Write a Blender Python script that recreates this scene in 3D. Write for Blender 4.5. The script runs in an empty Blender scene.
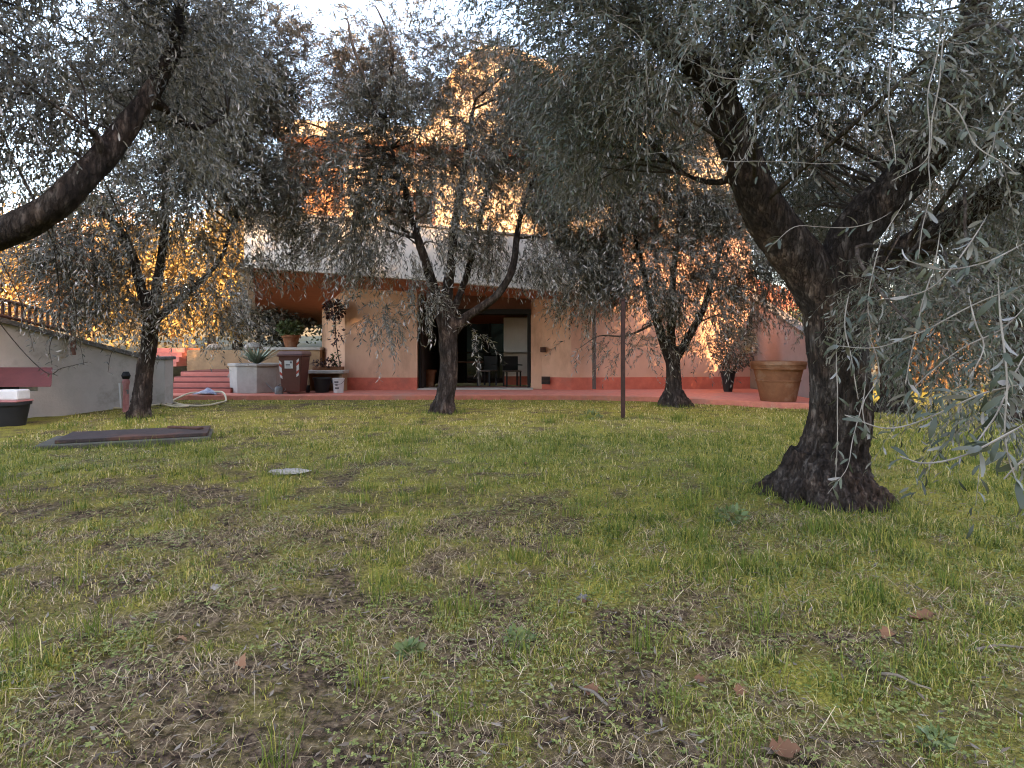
import bpy, math, random
import numpy as np
from mathutils import Vector, noise as mnoise

# ------------------------------------------------------------------ camera, sky, sun, exposure
scene = bpy.context.scene
COL = scene.collection
F, HZ, EYE = 600.0, 350.0, 1.25        # focal length in pixels, horizon row, eye height in metres

cam_data = bpy.data.cameras.new('camera')
cam = bpy.data.objects.new('camera', cam_data)
COL.objects.link(cam)
cam.location = (0, 0, EYE)
cam.rotation_euler = (math.radians(90), 0, 0)
cam_data.sensor_fit = 'HORIZONTAL'
cam_data.sensor_width = 36.0
cam_data.lens = 36.0 * F / 1024.0
cam_data.shift_y = (HZ - 384.0) / 1024.0
cam_data.clip_start = 0.05
cam_data.clip_end = 2000
scene.camera = cam

SUN_EL = math.radians(35)
SUN_AZ = math.radians(35)          # the sun stands behind the photographer, to the right
TAN = math.tan(SUN_EL)
world = bpy.data.worlds.new('World')
scene.world = world
world.use_nodes = True
wn = world.node_tree
bg = wn.nodes['Background']
sky = wn.nodes.new('ShaderNodeTexSky')
sky.sky_type = 'NISHITA'
sky.sun_disc = False
sky.sun_elevation = SUN_EL
sky.sun_rotation = math.pi - SUN_AZ
sky.air_density = 1.0
sky.dust_density = 0.6
sky.ozone_density = 2.0
sky_tint = wn.nodes.new('ShaderNodeMixRGB')      # white balance of the phone, set for the shade
sky_tint.blend_type = 'MULTIPLY'
sky_tint.inputs[0].default_value = 1.0
sky_tint.inputs[2].default_value = (1.27, 1.0, .80, 1)
wn.links.new(sky.outputs[0], sky_tint.inputs[1])
wn.links.new(sky_tint.outputs[0], bg.inputs[0])
bg.inputs[1].default_value = 0.15

sun_data = bpy.data.lights.new('sun', 'SUN')
sun_data.energy = 3.2
sun_data.color = (1.0, 0.62, 0.30)
sun_data.angle = math.radians(0.6)
sun = bpy.data.objects.new('sun', sun_data)
COL.objects.link(sun)
sun.rotation_euler = (math.pi / 2 - SUN_EL, 0, SUN_AZ)
sun.location = (0, -60, 60)

scene.view_settings.view_transform = 'Standard'
scene.view_settings.look = 'None'
scene.view_settings.exposure = 3.1
scene.view_settings.gamma = 1.0
scene.view_settings.use_curve_mapping = False
scene.render.engine = 'CYCLES'
cy = scene.cycles
cy.max_bounces = 5
cy.diffuse_bounces = 3
cy.glossy_bounces = 2
cy.transmission_bounces = 3
cy.transparent_max_bounces = 4
cy.use_denoising = True
cy.denoising_prefilter = 'ACCURATE'
cy.denoising_input_passes = 'RGB_ALBEDO_NORMAL'
cy.pixel_filter_type = 'BLACKMAN_HARRIS'
cy.filter_width = 1.1
cy.caustics_reflective = False
cy.caustics_refractive = False

rng = np.random.default_rng(7)
random.seed(7)


# ------------------------------------------------------------------ helpers
def P(px, py, d):
    return np.array([(px - 512.0) / F * d, d, EYE + (HZ - py) / F * d])


def PX(px, d):
    return (px - 512.0) / F * d


def _h(ix, iy, iz, s):
    n = (ix * 374761393 + iy * 668265263 + iz * 2147483647 + s * 974711) & 0xFFFFFFFF
    n = ((n ^ (n >> 13)) * 1274126177) & 0xFFFFFFFF
    n = n ^ (n >> 16)
    return (n & 0xFFFF) / 65535.0


def vnoise(p, s=0):
    p = np.asarray(p, dtype=np.float64)
    if p.shape[-1] == 2:
        p = np.concatenate([p, np.zeros(p.shape[:-1] + (1,))], -1)
    i = np.floor(p).astype(np.int64)
    f = p - i
    f = f * f * (3 - 2 * f)
    r = 0
    for dx in (0, 1):
        for dy in (0, 1):
            for dz in (0, 1):
                w = (f[..., 0] if dx else 1 - f[..., 0]) * (f[..., 1] if dy else 1 - f[..., 1]) * (f[..., 2] if dz else 1 - f[..., 2])
                r = r + w * _h(i[..., 0] + dx, i[..., 1] + dy, i[..., 2] + dz, s)
    return r


def fbm(p, s=0, o=4):
    p = np.asarray(p, dtype=np.float64)
    a, t, r = 1.0, 0.0, 0.0
    for k in range(o):
        r = r + a * vnoise(p * (2.03 ** k), s + k * 17)
        t += a
        a *= 0.5
    return r / t


def nrm(v):
    return v / (np.linalg.norm(v, axis=-1, keepdims=True) + 1e-9)


def wloc(o):
    v = Vector((0, 0, 0))
    while o is not None:
        v = v + o.location
        o = o.parent
    return np.array(v)


class MB:
    """collects shapes; build() links them as one mesh object"""

    def __init__(self):
        self.v, self.f = [], []

    def add(self, vs, fs):
        b = len(self.v)
        self.v += [tuple(float(c) for c in q) for q in vs]
        self.f += [tuple(b + i for i in q) for q in fs]
        return self

    def box(self, c, s, rz=0.0, rx=0.0, ry=0.0):
        vs = []
        for z in (-.5, .5):
            for x, y in ((-.5, -.5), (.5, -.5), (.5, .5), (-.5, .5)):
                q = Vector((x * s[0], y * s[1], z * s[2]))
                if rx or ry or rz:
                    from mathutils import Euler
                    q.rotate(Euler((rx, ry, rz)))
                vs.append((q.x + c[0], q.y + c[1], q.z + c[2]))
        return self.add(vs, [(3, 2, 1, 0), (4, 5, 6, 7), (0, 1, 5, 4), (1, 2, 6, 5), (2, 3, 7, 6), (3, 0, 4, 7)])

    def hexa(self, bot, top):
        """eight corners: four below (counter clockwise from above), four above"""
        return self.add(list(bot) + list(top), [(3, 2, 1, 0), (4, 5, 6, 7), (0, 1, 5, 4), (1, 2, 6, 5), (2, 3, 7, 6), (3, 0, 4, 7)])

    def prism(self, poly, z0, z1):
        n = len(poly)
        vs = [(x, y, z0) for x, y in poly] + [(x, y, z1) for x, y in poly]
        fs = [tuple(range(n))[::-1], tuple(range(n, 2 * n))]
        fs += [(i, (i + 1) % n, n + (i + 1) % n, n + i) for i in range(n)]
        return self.add(vs, fs)

    def slab(self, pts, off):
        """a flat polygon given thickness along the vector off"""
        n = len(pts)
        o = np.array(off)
        vs = [np.array(p) for p in pts] + [np.array(p) + o for p in pts]
        fs = [tuple(range(n))[::-1], tuple(range(n, 2 * n))]
        fs += [(i, (i + 1) % n, n + (i + 1) % n, n + i) for i in range(n)]
        return self.add(vs, fs)

    def wall(self, a, b, t, z0, z1, z0b=None, z1b=None):
        """upright wall from plan point a to b, thickness t to the far side"""
        a, b = np.array(a, float), np.array(b, float)
        d = b - a
        n = np.array([-d[1], d[0]]) / np.linalg.norm(d) * t
        z0b = z0 if z0b is None else z0b
        z1b = z1 if z1b is None else z1b
        q = [a, b, b + n, a + n]
        return self.hexa([(q[0][0], q[0][1], z0), (q[1][0], q[1][1], z0b), (q[2][0], q[2][1], z0b), (q[3][0], q[3][1], z0)],
                         [(q[0][0], q[0][1], z1), (q[1][0], q[1][1], z1b), (q[2][0], q[2][1], z1b), (q[3][0], q[3][1], z1)])

    def lathe(self, prof, c=(0, 0, 0), seg=28, a0=0.0):
        n = len(prof)
        vs, fs = [], []
        for r, z in prof:
            for k in range(seg):
                a = a0 + 2 * math.pi * k / seg
                vs.append((c[0] + r * math.cos(a), c[1] + r * math.sin(a), c[2] + z))
        for i in range(n - 1):
            for k in range(seg):
                k2 = (k + 1) % seg
                fs.append((i * seg + k, i * seg + k2, (i + 1) * seg + k2, (i + 1) * seg + k))
        fs.append(tuple(range(seg))[::-1])
        fs.append(tuple((n - 1) * seg + k for k in range(seg)))
        return self.add(vs, fs)

    def tube(self, pts, rad, seg=8):
        pts = np.array(pts, float)
        n = len(pts)
        rad = np.full(n, rad) if np.isscalar(rad) else np.array(rad, float)
        tg = nrm(np.gradient(pts, axis=0))
        ref = np.array([0, 0, 1.0]) if abs(tg[0][2]) < .9 else np.array([1.0, 0, 0])
        u = nrm(np.cross(tg[0], ref))
        vs, fs = [], []
        for i in range(n):
            u = nrm(u - tg[i] * np.dot(u, tg[i]))
            w = np.cross(tg[i], u)
            for k in range(seg):
                a = 2 * math.pi * k / seg
                vs.append(pts[i] + rad[i] * (math.cos(a) * u + math.sin(a) * w))
        for i in range(n - 1):
            for k in range(seg):
                k2 = (k + 1) % seg
                fs.append((i * seg + k, i * seg + k2, (i + 1) * seg + k2, (i + 1) * seg + k))
        fs.append(tuple(range(seg))[::-1])
        fs.append(tuple((n - 1) * seg + k for k in range(seg)))
        return self.add(vs, fs)

    def build(self, name, m, parent=None, smooth=False, bevel=0.0, local=False):
        off = np.zeros(3) if (parent is None or local) else wloc(parent)
        me = bpy.data.meshes.new(name)
        me.from_pydata([tuple(np.array(q) - off) for q in self.v], [], self.f)
        me.update()
        if smooth:
            me.polygons.foreach_set('use_smooth', [True] * len(me.polygons))
        if m:
            me.materials.append(m)
        o = bpy.data.objects.new(name, me)
        COL.objects.link(o)
        if parent is not None:
            o.parent = parent
        if smooth:
            e = o.modifiers.new('edges', 'EDGE_SPLIT')
            e.split_angle = math.radians(40)
        if bevel:
            b = o.modifiers.new('bevel', 'BEVEL')
            b.width = bevel
            b.segments = 2
            b.limit_method = 'ANGLE'
        return o


def tag(o, label=None, cat=None, group=None, kind=None):
    if label: o['label'] = label
    if cat: o['category'] = cat
    if group: o['group'] = group
    if kind: o['kind'] = kind
    return o


def empty(name, loc, label, cat, group=None, rz=0.0):
    o = bpy.data.objects.new(name, None)
    COL.objects.link(o)
    o.location = tuple(float(c) for c in loc)
    o.rotation_euler = (0, 0, rz)
    o.empty_display_size = .2
    return tag(o, label, cat, group)


def copy_tree(o, parent=None):
    c = o.copy()
    COL.objects.link(c)
    c.parent = parent
    for ch in [q for q in bpy.data.objects if q.parent is o]:
        copy_tree(ch, c)
    return c


def raw_mesh(name, V, faces_per, idx, m, parent=None, tone=None, smooth=False):
    """V (N,3) float array, idx (M,k) int array of equal polygons"""
    off = np.zeros(3) if parent is None else wloc(parent)
    V = np.asarray(V - off, dtype=np.float32)
    me = bpy.data.meshes.new(name)
    me.vertices.add(len(V))
    me.vertices.foreach_set('co', V.ravel())
    M, k = idx.shape
    me.loops.add(M * k)
    me.loops.foreach_set('vertex_index', idx.astype(np.int32).ravel())
    me.polygons.add(M)
    me.polygons.foreach_set('loop_start', np.arange(0, M * k, k, dtype=np.int32))
    if smooth:
        me.polygons.foreach_set('use_smooth', np.ones(M, dtype=bool))
    me.update(calc_edges=True)
    if tone is not None:
        at = me.attributes.new('tone', 'FLOAT', 'POINT')
        at.data.foreach_set('value', np.asarray(tone, dtype=np.float32))
    me.materials.append(m)
    o = bpy.data.objects.new(name, me)
    COL.objects.link(o)
    if parent is not None:
        o.parent = parent
    return o


# ------------------------------------------------------------------ materials
def new_mat(name):
    m = bpy.data.materials.new(name)
    m.use_nodes = True
    nt = m.node_tree
    return m, nt, nt.nodes['Principled BSDF']


def mat(name, a, b=None, scale=6.0, rough=.8, bump=.2, bscale=40.0, spec=.3, speck=None, stretch=(1, 1, 1), metal=0.0, stain=None, stain_scale=1.3):
    m, nt, bs = new_mat(name)
    N, L = nt.nodes, nt.links
    tc = N.new('ShaderNodeTexCoord')
    mp = N.new('ShaderNodeMapping')
    mp.inputs['Scale'].default_value = stretch
    L.new(tc.outputs['Object'], mp.inputs[0])
    n1 = N.new('ShaderNodeTexNoise')
    n1.inputs['Scale'].default_value = scale
    n1.inputs['Detail'].default_value = 6
    n1.inputs['Roughness'].default_value = .65
    L.new(mp.outputs[0], n1.inputs['Vector'])
    cr = N.new('ShaderNodeValToRGB')
    cr.color_ramp.elements[0].position = .32
    cr.color_ramp.elements[1].position = .68
    b = b or tuple(c * .7 for c in a)
    cr.color_ramp.elements[0].color = (*b, 1)
    cr.color_ramp.elements[1].color = (*a, 1)
    L.new(n1.outputs['Fac'], cr.inputs[0])
    out = cr.outputs[0]
    if stain:
        n3 = N.new('ShaderNodeTexNoise')
        n3.inputs['Scale'].default_value = stain_scale
        n3.inputs['Detail'].default_value = 5
        n3.inputs['Roughness'].default_value = .7
        L.new(mp.outputs[0], n3.inputs['Vector'])
        r3 = N.new('ShaderNodeValToRGB')
        r3.color_ramp.elements[0].position = .52
        r3.color_ramp.elements[1].position = .72
        L.new(n3.outputs['Fac'], r3.inputs[0])
        mx = N.new('ShaderNodeMixRGB')
        L.new(r3.outputs[0], mx.inputs[0])
        L.new(out, mx.inputs[1])
        mx.inputs[2].default_value = (*stain, 1)
        out = mx.outputs[0]
    if speck:
        n2 = N.new('ShaderNodeTexNoise')
        n2.inputs['Scale'].default_value = bscale * 1.5
        n2.inputs['Detail'].default_value = 2
        L.new(mp.outputs[0], n2.inputs['Vector'])
        r2 = N.new('ShaderNodeValToRGB')
        r2.color_ramp.elements[0].position = .55
        r2.color_ramp.elements[1].position = .68
        L.new(n2.outputs['Fac'], r2.inputs[0])
        mx = N.new('ShaderNodeMixRGB')
        L.new(r2.outputs[0], mx.inputs[0])
        L.new(out, mx.inputs[1])
        mx.inputs[2].default_value = (*speck, 1)
        out = mx.outputs[0]
    L.new(out, bs.inputs['Base Color'])
    bs.inputs['Roughness'].default_value = rough
    bs.inputs['Specular IOR Level'].default_value = spec
    bs.inputs['Metallic'].default_value = metal
    if bump:
        nb = N.new('ShaderNodeTexNoise')
        nb.inputs['Scale'].default_value = bscale
        nb.inputs['Detail'].default_value = 5
        L.new(mp.outputs[0], nb.inputs['Vector'])
        bp = N.new('ShaderNodeBump')
        bp.inputs['Strength'].default_value = bump
        bp.inputs['Distance'].default_value = .02
        L.new(nb.outputs['Fac'], bp.inputs['Height'])
        L.new(bp.outputs[0], bs.inputs['Normal'])
    return m


def leaf_mat(name, top, top2, under, trans=.12, rough=.5):
    m, nt, bs = new_mat(name)
    N, L = nt.nodes, nt.links
    at = N.new('ShaderNodeAttribute')
    at.attribute_name = 'tone'
    mx = N.new('ShaderNodeMixRGB')
    mx.inputs[1].default_value = (*top, 1)
    mx.inputs[2].default_value = (*top2, 1)
    L.new(at.outputs['Fac'], mx.inputs[0])
    ge = N.new('ShaderNodeNewGeometry')
    m2 = N.new('ShaderNodeMixRGB')
    L.new(ge.outputs['Backfacing'], m2.inputs[0])
    L.new(mx.outputs[0], m2.inputs[1])
    m3 = N.new('ShaderNodeMixRGB')
    m3.blend_type = 'MULTIPLY'
    m3.inputs[0].default_value = .55
    m3.inputs[1].default_value = (*under, 1)
    mr = N.new('ShaderNodeMapRange')
    mr.inputs['To Min'].default_value = .45
    mr.inputs['To Max'].default_value = 1.2
    L.new(at.outputs['Fac'], mr.inputs['Value'])
    L.new(mr.outputs[0], m3.inputs[2])
    L.new(m3.outputs[0], m2.inputs[2])
    L.new(m2.outputs[0], bs.inputs['Base Color'])
    bs.inputs['Roughness'].default_value = rough
    bs.inputs['Specular IOR Level'].default_value = .35
    if trans:
        tr = N.new('ShaderNodeBsdfTranslucent')
        L.new(mx.outputs[0], tr.inputs[0])
        ms = N.new('ShaderNodeMixShader')
        ms.inputs[0].default_value = trans
        L.new(bs.outputs[0], ms.inputs[1])
        L.new(tr.outputs[0], ms.inputs[2])
        L.new(ms.outputs[0], N['Material Output'].inputs[0])
    return m


def ramp_mat(name, stops, trans=.2, rough=.6):
    """colour from the per blade attribute tone"""
    m, nt, bs = new_mat(name)
    N, L = nt.nodes, nt.links
    at = N.new('ShaderNodeAttribute')
    at.attribute_name = 'tone'
    cr = N.new('ShaderNodeValToRGB')
    el = cr.color_ramp.elements
    el[0].position, el[0].color = stops[0][0], (*stops[0][1], 1)
    el[1].position, el[1].color = stops[-1][0], (*stops[-1][1], 1)
    for p, c in stops[1:-1]:
        e = el.new(p)
        e.color = (*c, 1)
    L.new(at.outputs['Fac'], cr.inputs[0])
    L.new(cr.outputs[0], bs.inputs['Base Color'])
    bs.inputs['Roughness'].default_value = rough
    bs.inputs['Specular IOR Level'].default_value = .25
    if trans:
        tr = N.new('ShaderNodeBsdfTranslucent')
        L.new(cr.outputs[0], tr.inputs[0])
        ms = N.new('ShaderNodeMixShader')
        ms.inputs[0].default_value = trans
        L.new(bs.outputs[0], ms.inputs[1])
        L.new(tr.outputs[0], ms.inputs[2])
        L.new(ms.outputs[0], N['Material Output'].inputs[0])
    return m


def bark_mat(name, a, b, c, scale=1.0):
    m, nt, bs = new_mat(name)
    N, L = nt.nodes, nt.links
    tc = N.new('ShaderNodeTexCoord')
    mp = N.new('ShaderNodeMapping')
    mp.inputs['Scale'].default_value = (scale, scale, scale * .3)
    L.new(tc.outputs['Object'], mp.inputs[0])
    n1 = N.new('ShaderNodeTexNoise')
    n1.inputs['Scale'].default_value = 14
    n1.inputs['Detail'].default_value = 8
    n1.inputs['Roughness'].default_value = .7
    L.new(mp.outputs[0], n1.inputs['Vector'])
    vo = N.new('ShaderNodeTexVoronoi')
    vo.feature = 'DISTANCE_TO_EDGE'
    vo.inputs['Scale'].default_value = 26
    wv = N.new('ShaderNodeMixRGB')
    wv.inputs[0].default_value = .12
    L.new(mp.outputs[0], wv.inputs[1])
    L.new(n1.outputs['Color'], wv.inputs[2])
    L.new(wv.outputs[0], vo.inputs['Vector'])
    cr = N.new('ShaderNodeValToRGB')
    el = cr.color_ramp.elements
    el[0].position, el[0].color = .33, (*a, 1)
    el[1].position, el[1].color = .72, (*c, 1)
    e = el.new(.52)
    e.color = (*b, 1)
    L.new(n1.outputs['Fac'], cr.inputs[0])
    n4 = N.new('ShaderNodeTexNoise')
    n4.inputs['Scale'].default_value = 3.2
    n4.inputs['Detail'].default_value = 5
    L.new(tc.outputs['Object'], n4.inputs['Vector'])
    r4 = N.new('ShaderNodeValToRGB')
    r4.color_ramp.elements[0].position = .50
    r4.color_ramp.elements[1].position = .66
    L.new(n4.outputs['Fac'], r4.inputs[0])
    x4 = N.new('ShaderNodeMixRGB')
    x4.blend_type = 'MULTIPLY'
    x4.inputs[2].default_value = (1.6, 1.4, 1.25, 1)
    L.new(r4.outputs[0], x4.inputs[0])
    L.new(cr.outputs[0], x4.inputs[1])
    L.new(x4.outputs[0], bs.inputs['Base Color'])
    bs.inputs['Roughness'].default_value = .9
    bs.inputs['Specular IOR Level'].default_value = .15
    ad = N.new('ShaderNodeMath')
    ad.operation = 'MULTIPLY_ADD'
    mn = N.new('ShaderNodeMath')
    mn.operation = 'MINIMUM'
    mn.inputs[1].default_value = .12
    L.new(vo.outputs['Distance'], mn.inputs[0])
    L.new(mn.outputs[0], ad.inputs[0])
    ad.inputs[1].default_value = 5.0
    L.new(n1.outputs['Fac'], ad.inputs[2])
    bp = N.new('ShaderNodeBump')
    bp.inputs['Strength'].default_value = .9
    bp.inputs['Distance'].default_value = .025
    L.new(ad.outputs[0], bp.inputs['Height'])
    L.new(bp.outputs[0], bs.inputs['Normal'])
    return m


M = {}
M['bark'] = bark_mat('olive bark', (.03, .023, .019), (.085, .066, .055), (.19, .165, .145))
M['bark_dark'] = bark_mat('old dark bark', (.014, .0105, .0095), (.038, .028, .023), (.15, .125, .11))
M['bark_far'] = bark_mat('rough bark', (.03, .024, .02), (.075, .06, .05), (.15, .13, .115), 1.0)
M['twig'] = mat('pale twig', (.24, .21, .175), (.13, .11, .09), scale=30, rough=.7, bump=0)
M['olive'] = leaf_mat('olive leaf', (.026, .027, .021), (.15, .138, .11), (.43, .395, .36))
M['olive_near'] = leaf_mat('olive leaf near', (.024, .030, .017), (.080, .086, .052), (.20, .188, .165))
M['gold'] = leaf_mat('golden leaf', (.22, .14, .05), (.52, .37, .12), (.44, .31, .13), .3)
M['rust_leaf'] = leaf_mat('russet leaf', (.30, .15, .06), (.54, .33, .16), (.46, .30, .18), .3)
M['green'] = leaf_mat('green leaf', (.045, .07, .025), (.10, .13, .04), (.11, .14, .07), .2)
M['agave'] = leaf_mat('agave leaf', (.14, .19, .12), (.34, .38, .28), (.28, .33, .24), .05)
M['purple'] = leaf_mat('purple leaf', (.022, .010, .011), (.06, .026, .026), (.07, .036, .036), .1)
M['weed'] = leaf_mat('weed leaf', (.07, .105, .03), (.15, .18, .06), (.17, .19, .09), .2)
M['wall'] = mat('peach render', (.68, .415, .285), (.58, .35, .235), scale=2.5, rough=.92, bump=.15, bscale=60, stain=(.45, .275, .18), stain_scale=1.3, stretch=(1, 1, .45))
M['wall_pink'] = mat('pink render', (.66, .39, .285), (.56, .33, .23), scale=2.5, rough=.92, bump=.15, bscale=60, stain=(.48, .28, .20), stain_scale=1.3, stretch=(1, 1, .45))
M['upper'] = mat('cream render', (.62, .47, .32), (.55, .40, .26), scale=2, rough=.9, bump=.3, bscale=40, stain=(.50, .34, .2))
M['orange'] = mat('burnt orange render', (.56, .27, .12), (.46, .20, .085), scale=3, rough=.85, bump=.3)
M['white'] = mat('white render', (.72, .67, .61), (.60, .56, .51), scale=3, rough=.85, bump=.2, stain=(.48, .43, .38))
M['soffit'] = mat('brown soffit', (.40, .16, .08), (.30, .115, .058), scale=3, rough=.7, bump=.2, stretch=(1, 8, 1))
M['header'] = mat('dark brown header', (.13, .05, .028), (.09, .035, .02), scale=3, rough=.8, bump=.1)
M['plinth'] = mat('red plinth', (.60, .165, .105), (.46, .115, .075), scale=5, rough=.75, bump=.25, stain=(.36, .12, .085))
M['tile'] = mat('red paving', (.58, .20, .13), (.42, .135, .09), scale=7, rough=.75, bump=.2, stain=(.38, .2, .15))
M['step'] = mat('red step', (.58, .19, .14), (.48, .15, .11), scale=5, rough=.7, bump=.2, stain=(.42, .17, .13))
M['nosing'] = mat('dark nosing', (.20, .06, .045), (.14, .045, .035), scale=8, rough=.7, bump=.1)
M['grey_wall'] = mat('grey render', (.54, .48, .435), (.42, .37, .33), scale=1.6, rough=.95, bump=.2, bscale=30, stain=(.30, .265, .225), stain_scale=1.6)
M['coping'] = mat('dark stone coping', (.17, .15, .135), (.10, .09, .08), scale=6, rough=.9, bump=.5)
M['stair_wall'] = mat('mauve grey render', (.30, .25, .245), (.24, .20, .195), scale=2, rough=.95, bump=.4, bscale=35)
M['tan'] = mat('tan earth render', (.34, .22, .12), (.23, .15, .085), scale=3, rough=.95, bump=.6, bscale=20)
M['concrete'] = mat('pale concrete', (.47, .42, .37), (.38, .34, .30), scale=4, rough=.9, bump=.4, bscale=40, stain=(.33, .29, .25))
M['fence'] = mat('red brown wood', (.16, .075, .05), (.10, .048, .034), scale=9, rough=.8, bump=.2)
M['dark'] = mat('dark paint', (.012, .011, .011), (.008, .007, .007), rough=.6, bump=0)
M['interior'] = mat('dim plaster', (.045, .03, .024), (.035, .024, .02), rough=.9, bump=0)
M['inner_white'] = mat('white inner wall', (.80, .74, .73), (.74, .68, .67), rough=.9, bump=0)
M['bin'] = mat('brown bin plastic', (.105, .032, .022), (.085, .026, .018), scale=4, rough=.5, bump=.05, spec=.4)
M['bin_lid'] = mat('weathered lid plastic', (.17, .095, .08), (.12, .065, .055), scale=8, rough=.55, bump=.05)
M['label'] = mat('white label', (.62, .60, .60), (.55, .53, .53), rough=.6, bump=0)
M['ink'] = mat('grey print', (.15, .14, .15), (.12, .11, .12), rough=.6, bump=0)
M['red_tape'] = mat('red reflective tape', (.50, .07, .05), (.42, .06, .04), rough=.5, bump=0)
M['black_plastic'] = mat('black plastic', (.018, .018, .02), (.012, .012, .013), scale=5, rough=.55, bump=.05)
M['white_plastic'] = mat('white plastic', (.68, .66, .65), (.58, .56, .55), scale=5, rough=.5, bump=.05, stain=(.5, .48, .45))
M['terracotta'] = mat('terracotta', (.26, .115, .058), (.17, .072, .038), scale=4, rough=.95, bump=.5, spec=.1, stain=(.30, .19, .125), stain_scale=2.2)
M['soil'] = mat('dark soil', (.045, .03, .02), (.03, .02, .014), scale=12, rough=1, bump=.6)
M['rust'] = mat('rusty steel', (.105, .05, .032), (.05, .026, .02), scale=14, rough=.85, bump=.4, spec=.2)
M['post'] = mat('dark rusty post', (.060, .030, .024), (.030, .018, .015), scale=14, rough=.85, bump=.4, spec=.2)
M['plate'] = mat('dark rusted plate', (.050, .034, .030), (.028, .020, .018), scale=10, rough=.8, bump=.4, stain=(.14, .055, .03))
M['old_concrete'] = mat('mossy concrete', (.10, .088, .068), (.055, .05, .036), scale=7, rough=.95, bump=.6, stain=(.07, .08, .03))
M['burgundy'] = mat('burgundy board', (.105, .028, .026), (.08, .022, .02), scale=7, rough=.7, bump=.15)
M['stone'] = mat('pale stone', (.34, .305, .26), (.20, .18, .15), scale=9, rough=.9, bump=.5)
M['hose'] = mat('cream hose', (.60, .50, .33), (.5, .41, .27), rough=.5, bump=0)
M['cloth'] = mat('blue white cloth', (.52, .49, .50), (.15, .15, .22), scale=10, rough=.9, bump=.3)
M['grey_metal'] = mat('galvanised metal', (.20, .19, .18), (.12, .115, .11), scale=9, rough=.5, bump=.05, metal=.2)
M['pipe'] = mat('brown grey pipe', (.13, .095, .08), (.09, .066, .056), scale=7, rough=.6, bump=.05)
M['pink'] = mat('pink paint', (.48, .23, .22), (.36, .13, .12), scale=9, rough=.6, bump=.1)
M['dead_leaf'] = ramp_mat('dead leaf', [(0, (.09, .042, .022)), (.5, (.21, .105, .055)), (1, (.36, .25, .15))], .1, .8)
M['stick'] = mat('grey stick', (.20, .16, .12), (.10, .08, .06), scale=20, rough=.9, bump=.4)
M['roof_tile'] = mat('terracotta roof', (.45, .17, .09), (.33, .12, .06), scale=9, rough=.9, bump=.5)
M['shade_hill_green'] = mat('wooded hill', (.05, .06, .03), (.03, .04, .02), scale=.2, rough=1, bump=0)


def glass_mat():
    m, nt, bs = new_mat('dark window glass')
    bs.inputs['Base Color'].default_value = (.012, .012, .014, 1)
    bs.inputs['Roughness'].default_value = .08
    bs.inputs['Specular IOR Level'].default_value = .5
    return m


M['glass'] = glass_mat()


# ------------------------------------------------------------------ ground
def gz(x, y):
    p = np.stack([np.asarray(x, float), np.asarray(y, float)], -1)
    near = np.clip((15.0 - p[..., 1]) / 4.0, 0, 1)
    return ((fbm(p * .5, 3, 3) - .5) * .10 + (fbm(p * 3.1, 9, 3) - .5) * .045 + (fbm(p * 9.0, 10, 2) - .5) * .02) * near


# patchiness: 0 bare soil and straw, 1 thick green
def lush(x, y):
    p = np.stack([np.asarray(x, float), np.asarray(y, float)], -1)
    n = fbm(p * .9 + 5, 21, 5)
    n2 = fbm(p * 4.3 + 2, 23, 4)
    r = p[..., 0] / np.maximum(p[..., 1], 1)          # the right side is greener, the trodden left is bare
    bias = .22 * np.clip((r - .18) / .35, -1, 1) + .24 * np.clip((p[..., 1] - 4.6) / 3.5, -.8, .85)
    bias += .12 * np.clip((-r - .6) / .25, 0, 1)
    return np.clip((n - .5) * .9 + (n2 - .5) * 1.7 + .50 + bias, 0, 1)


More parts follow.
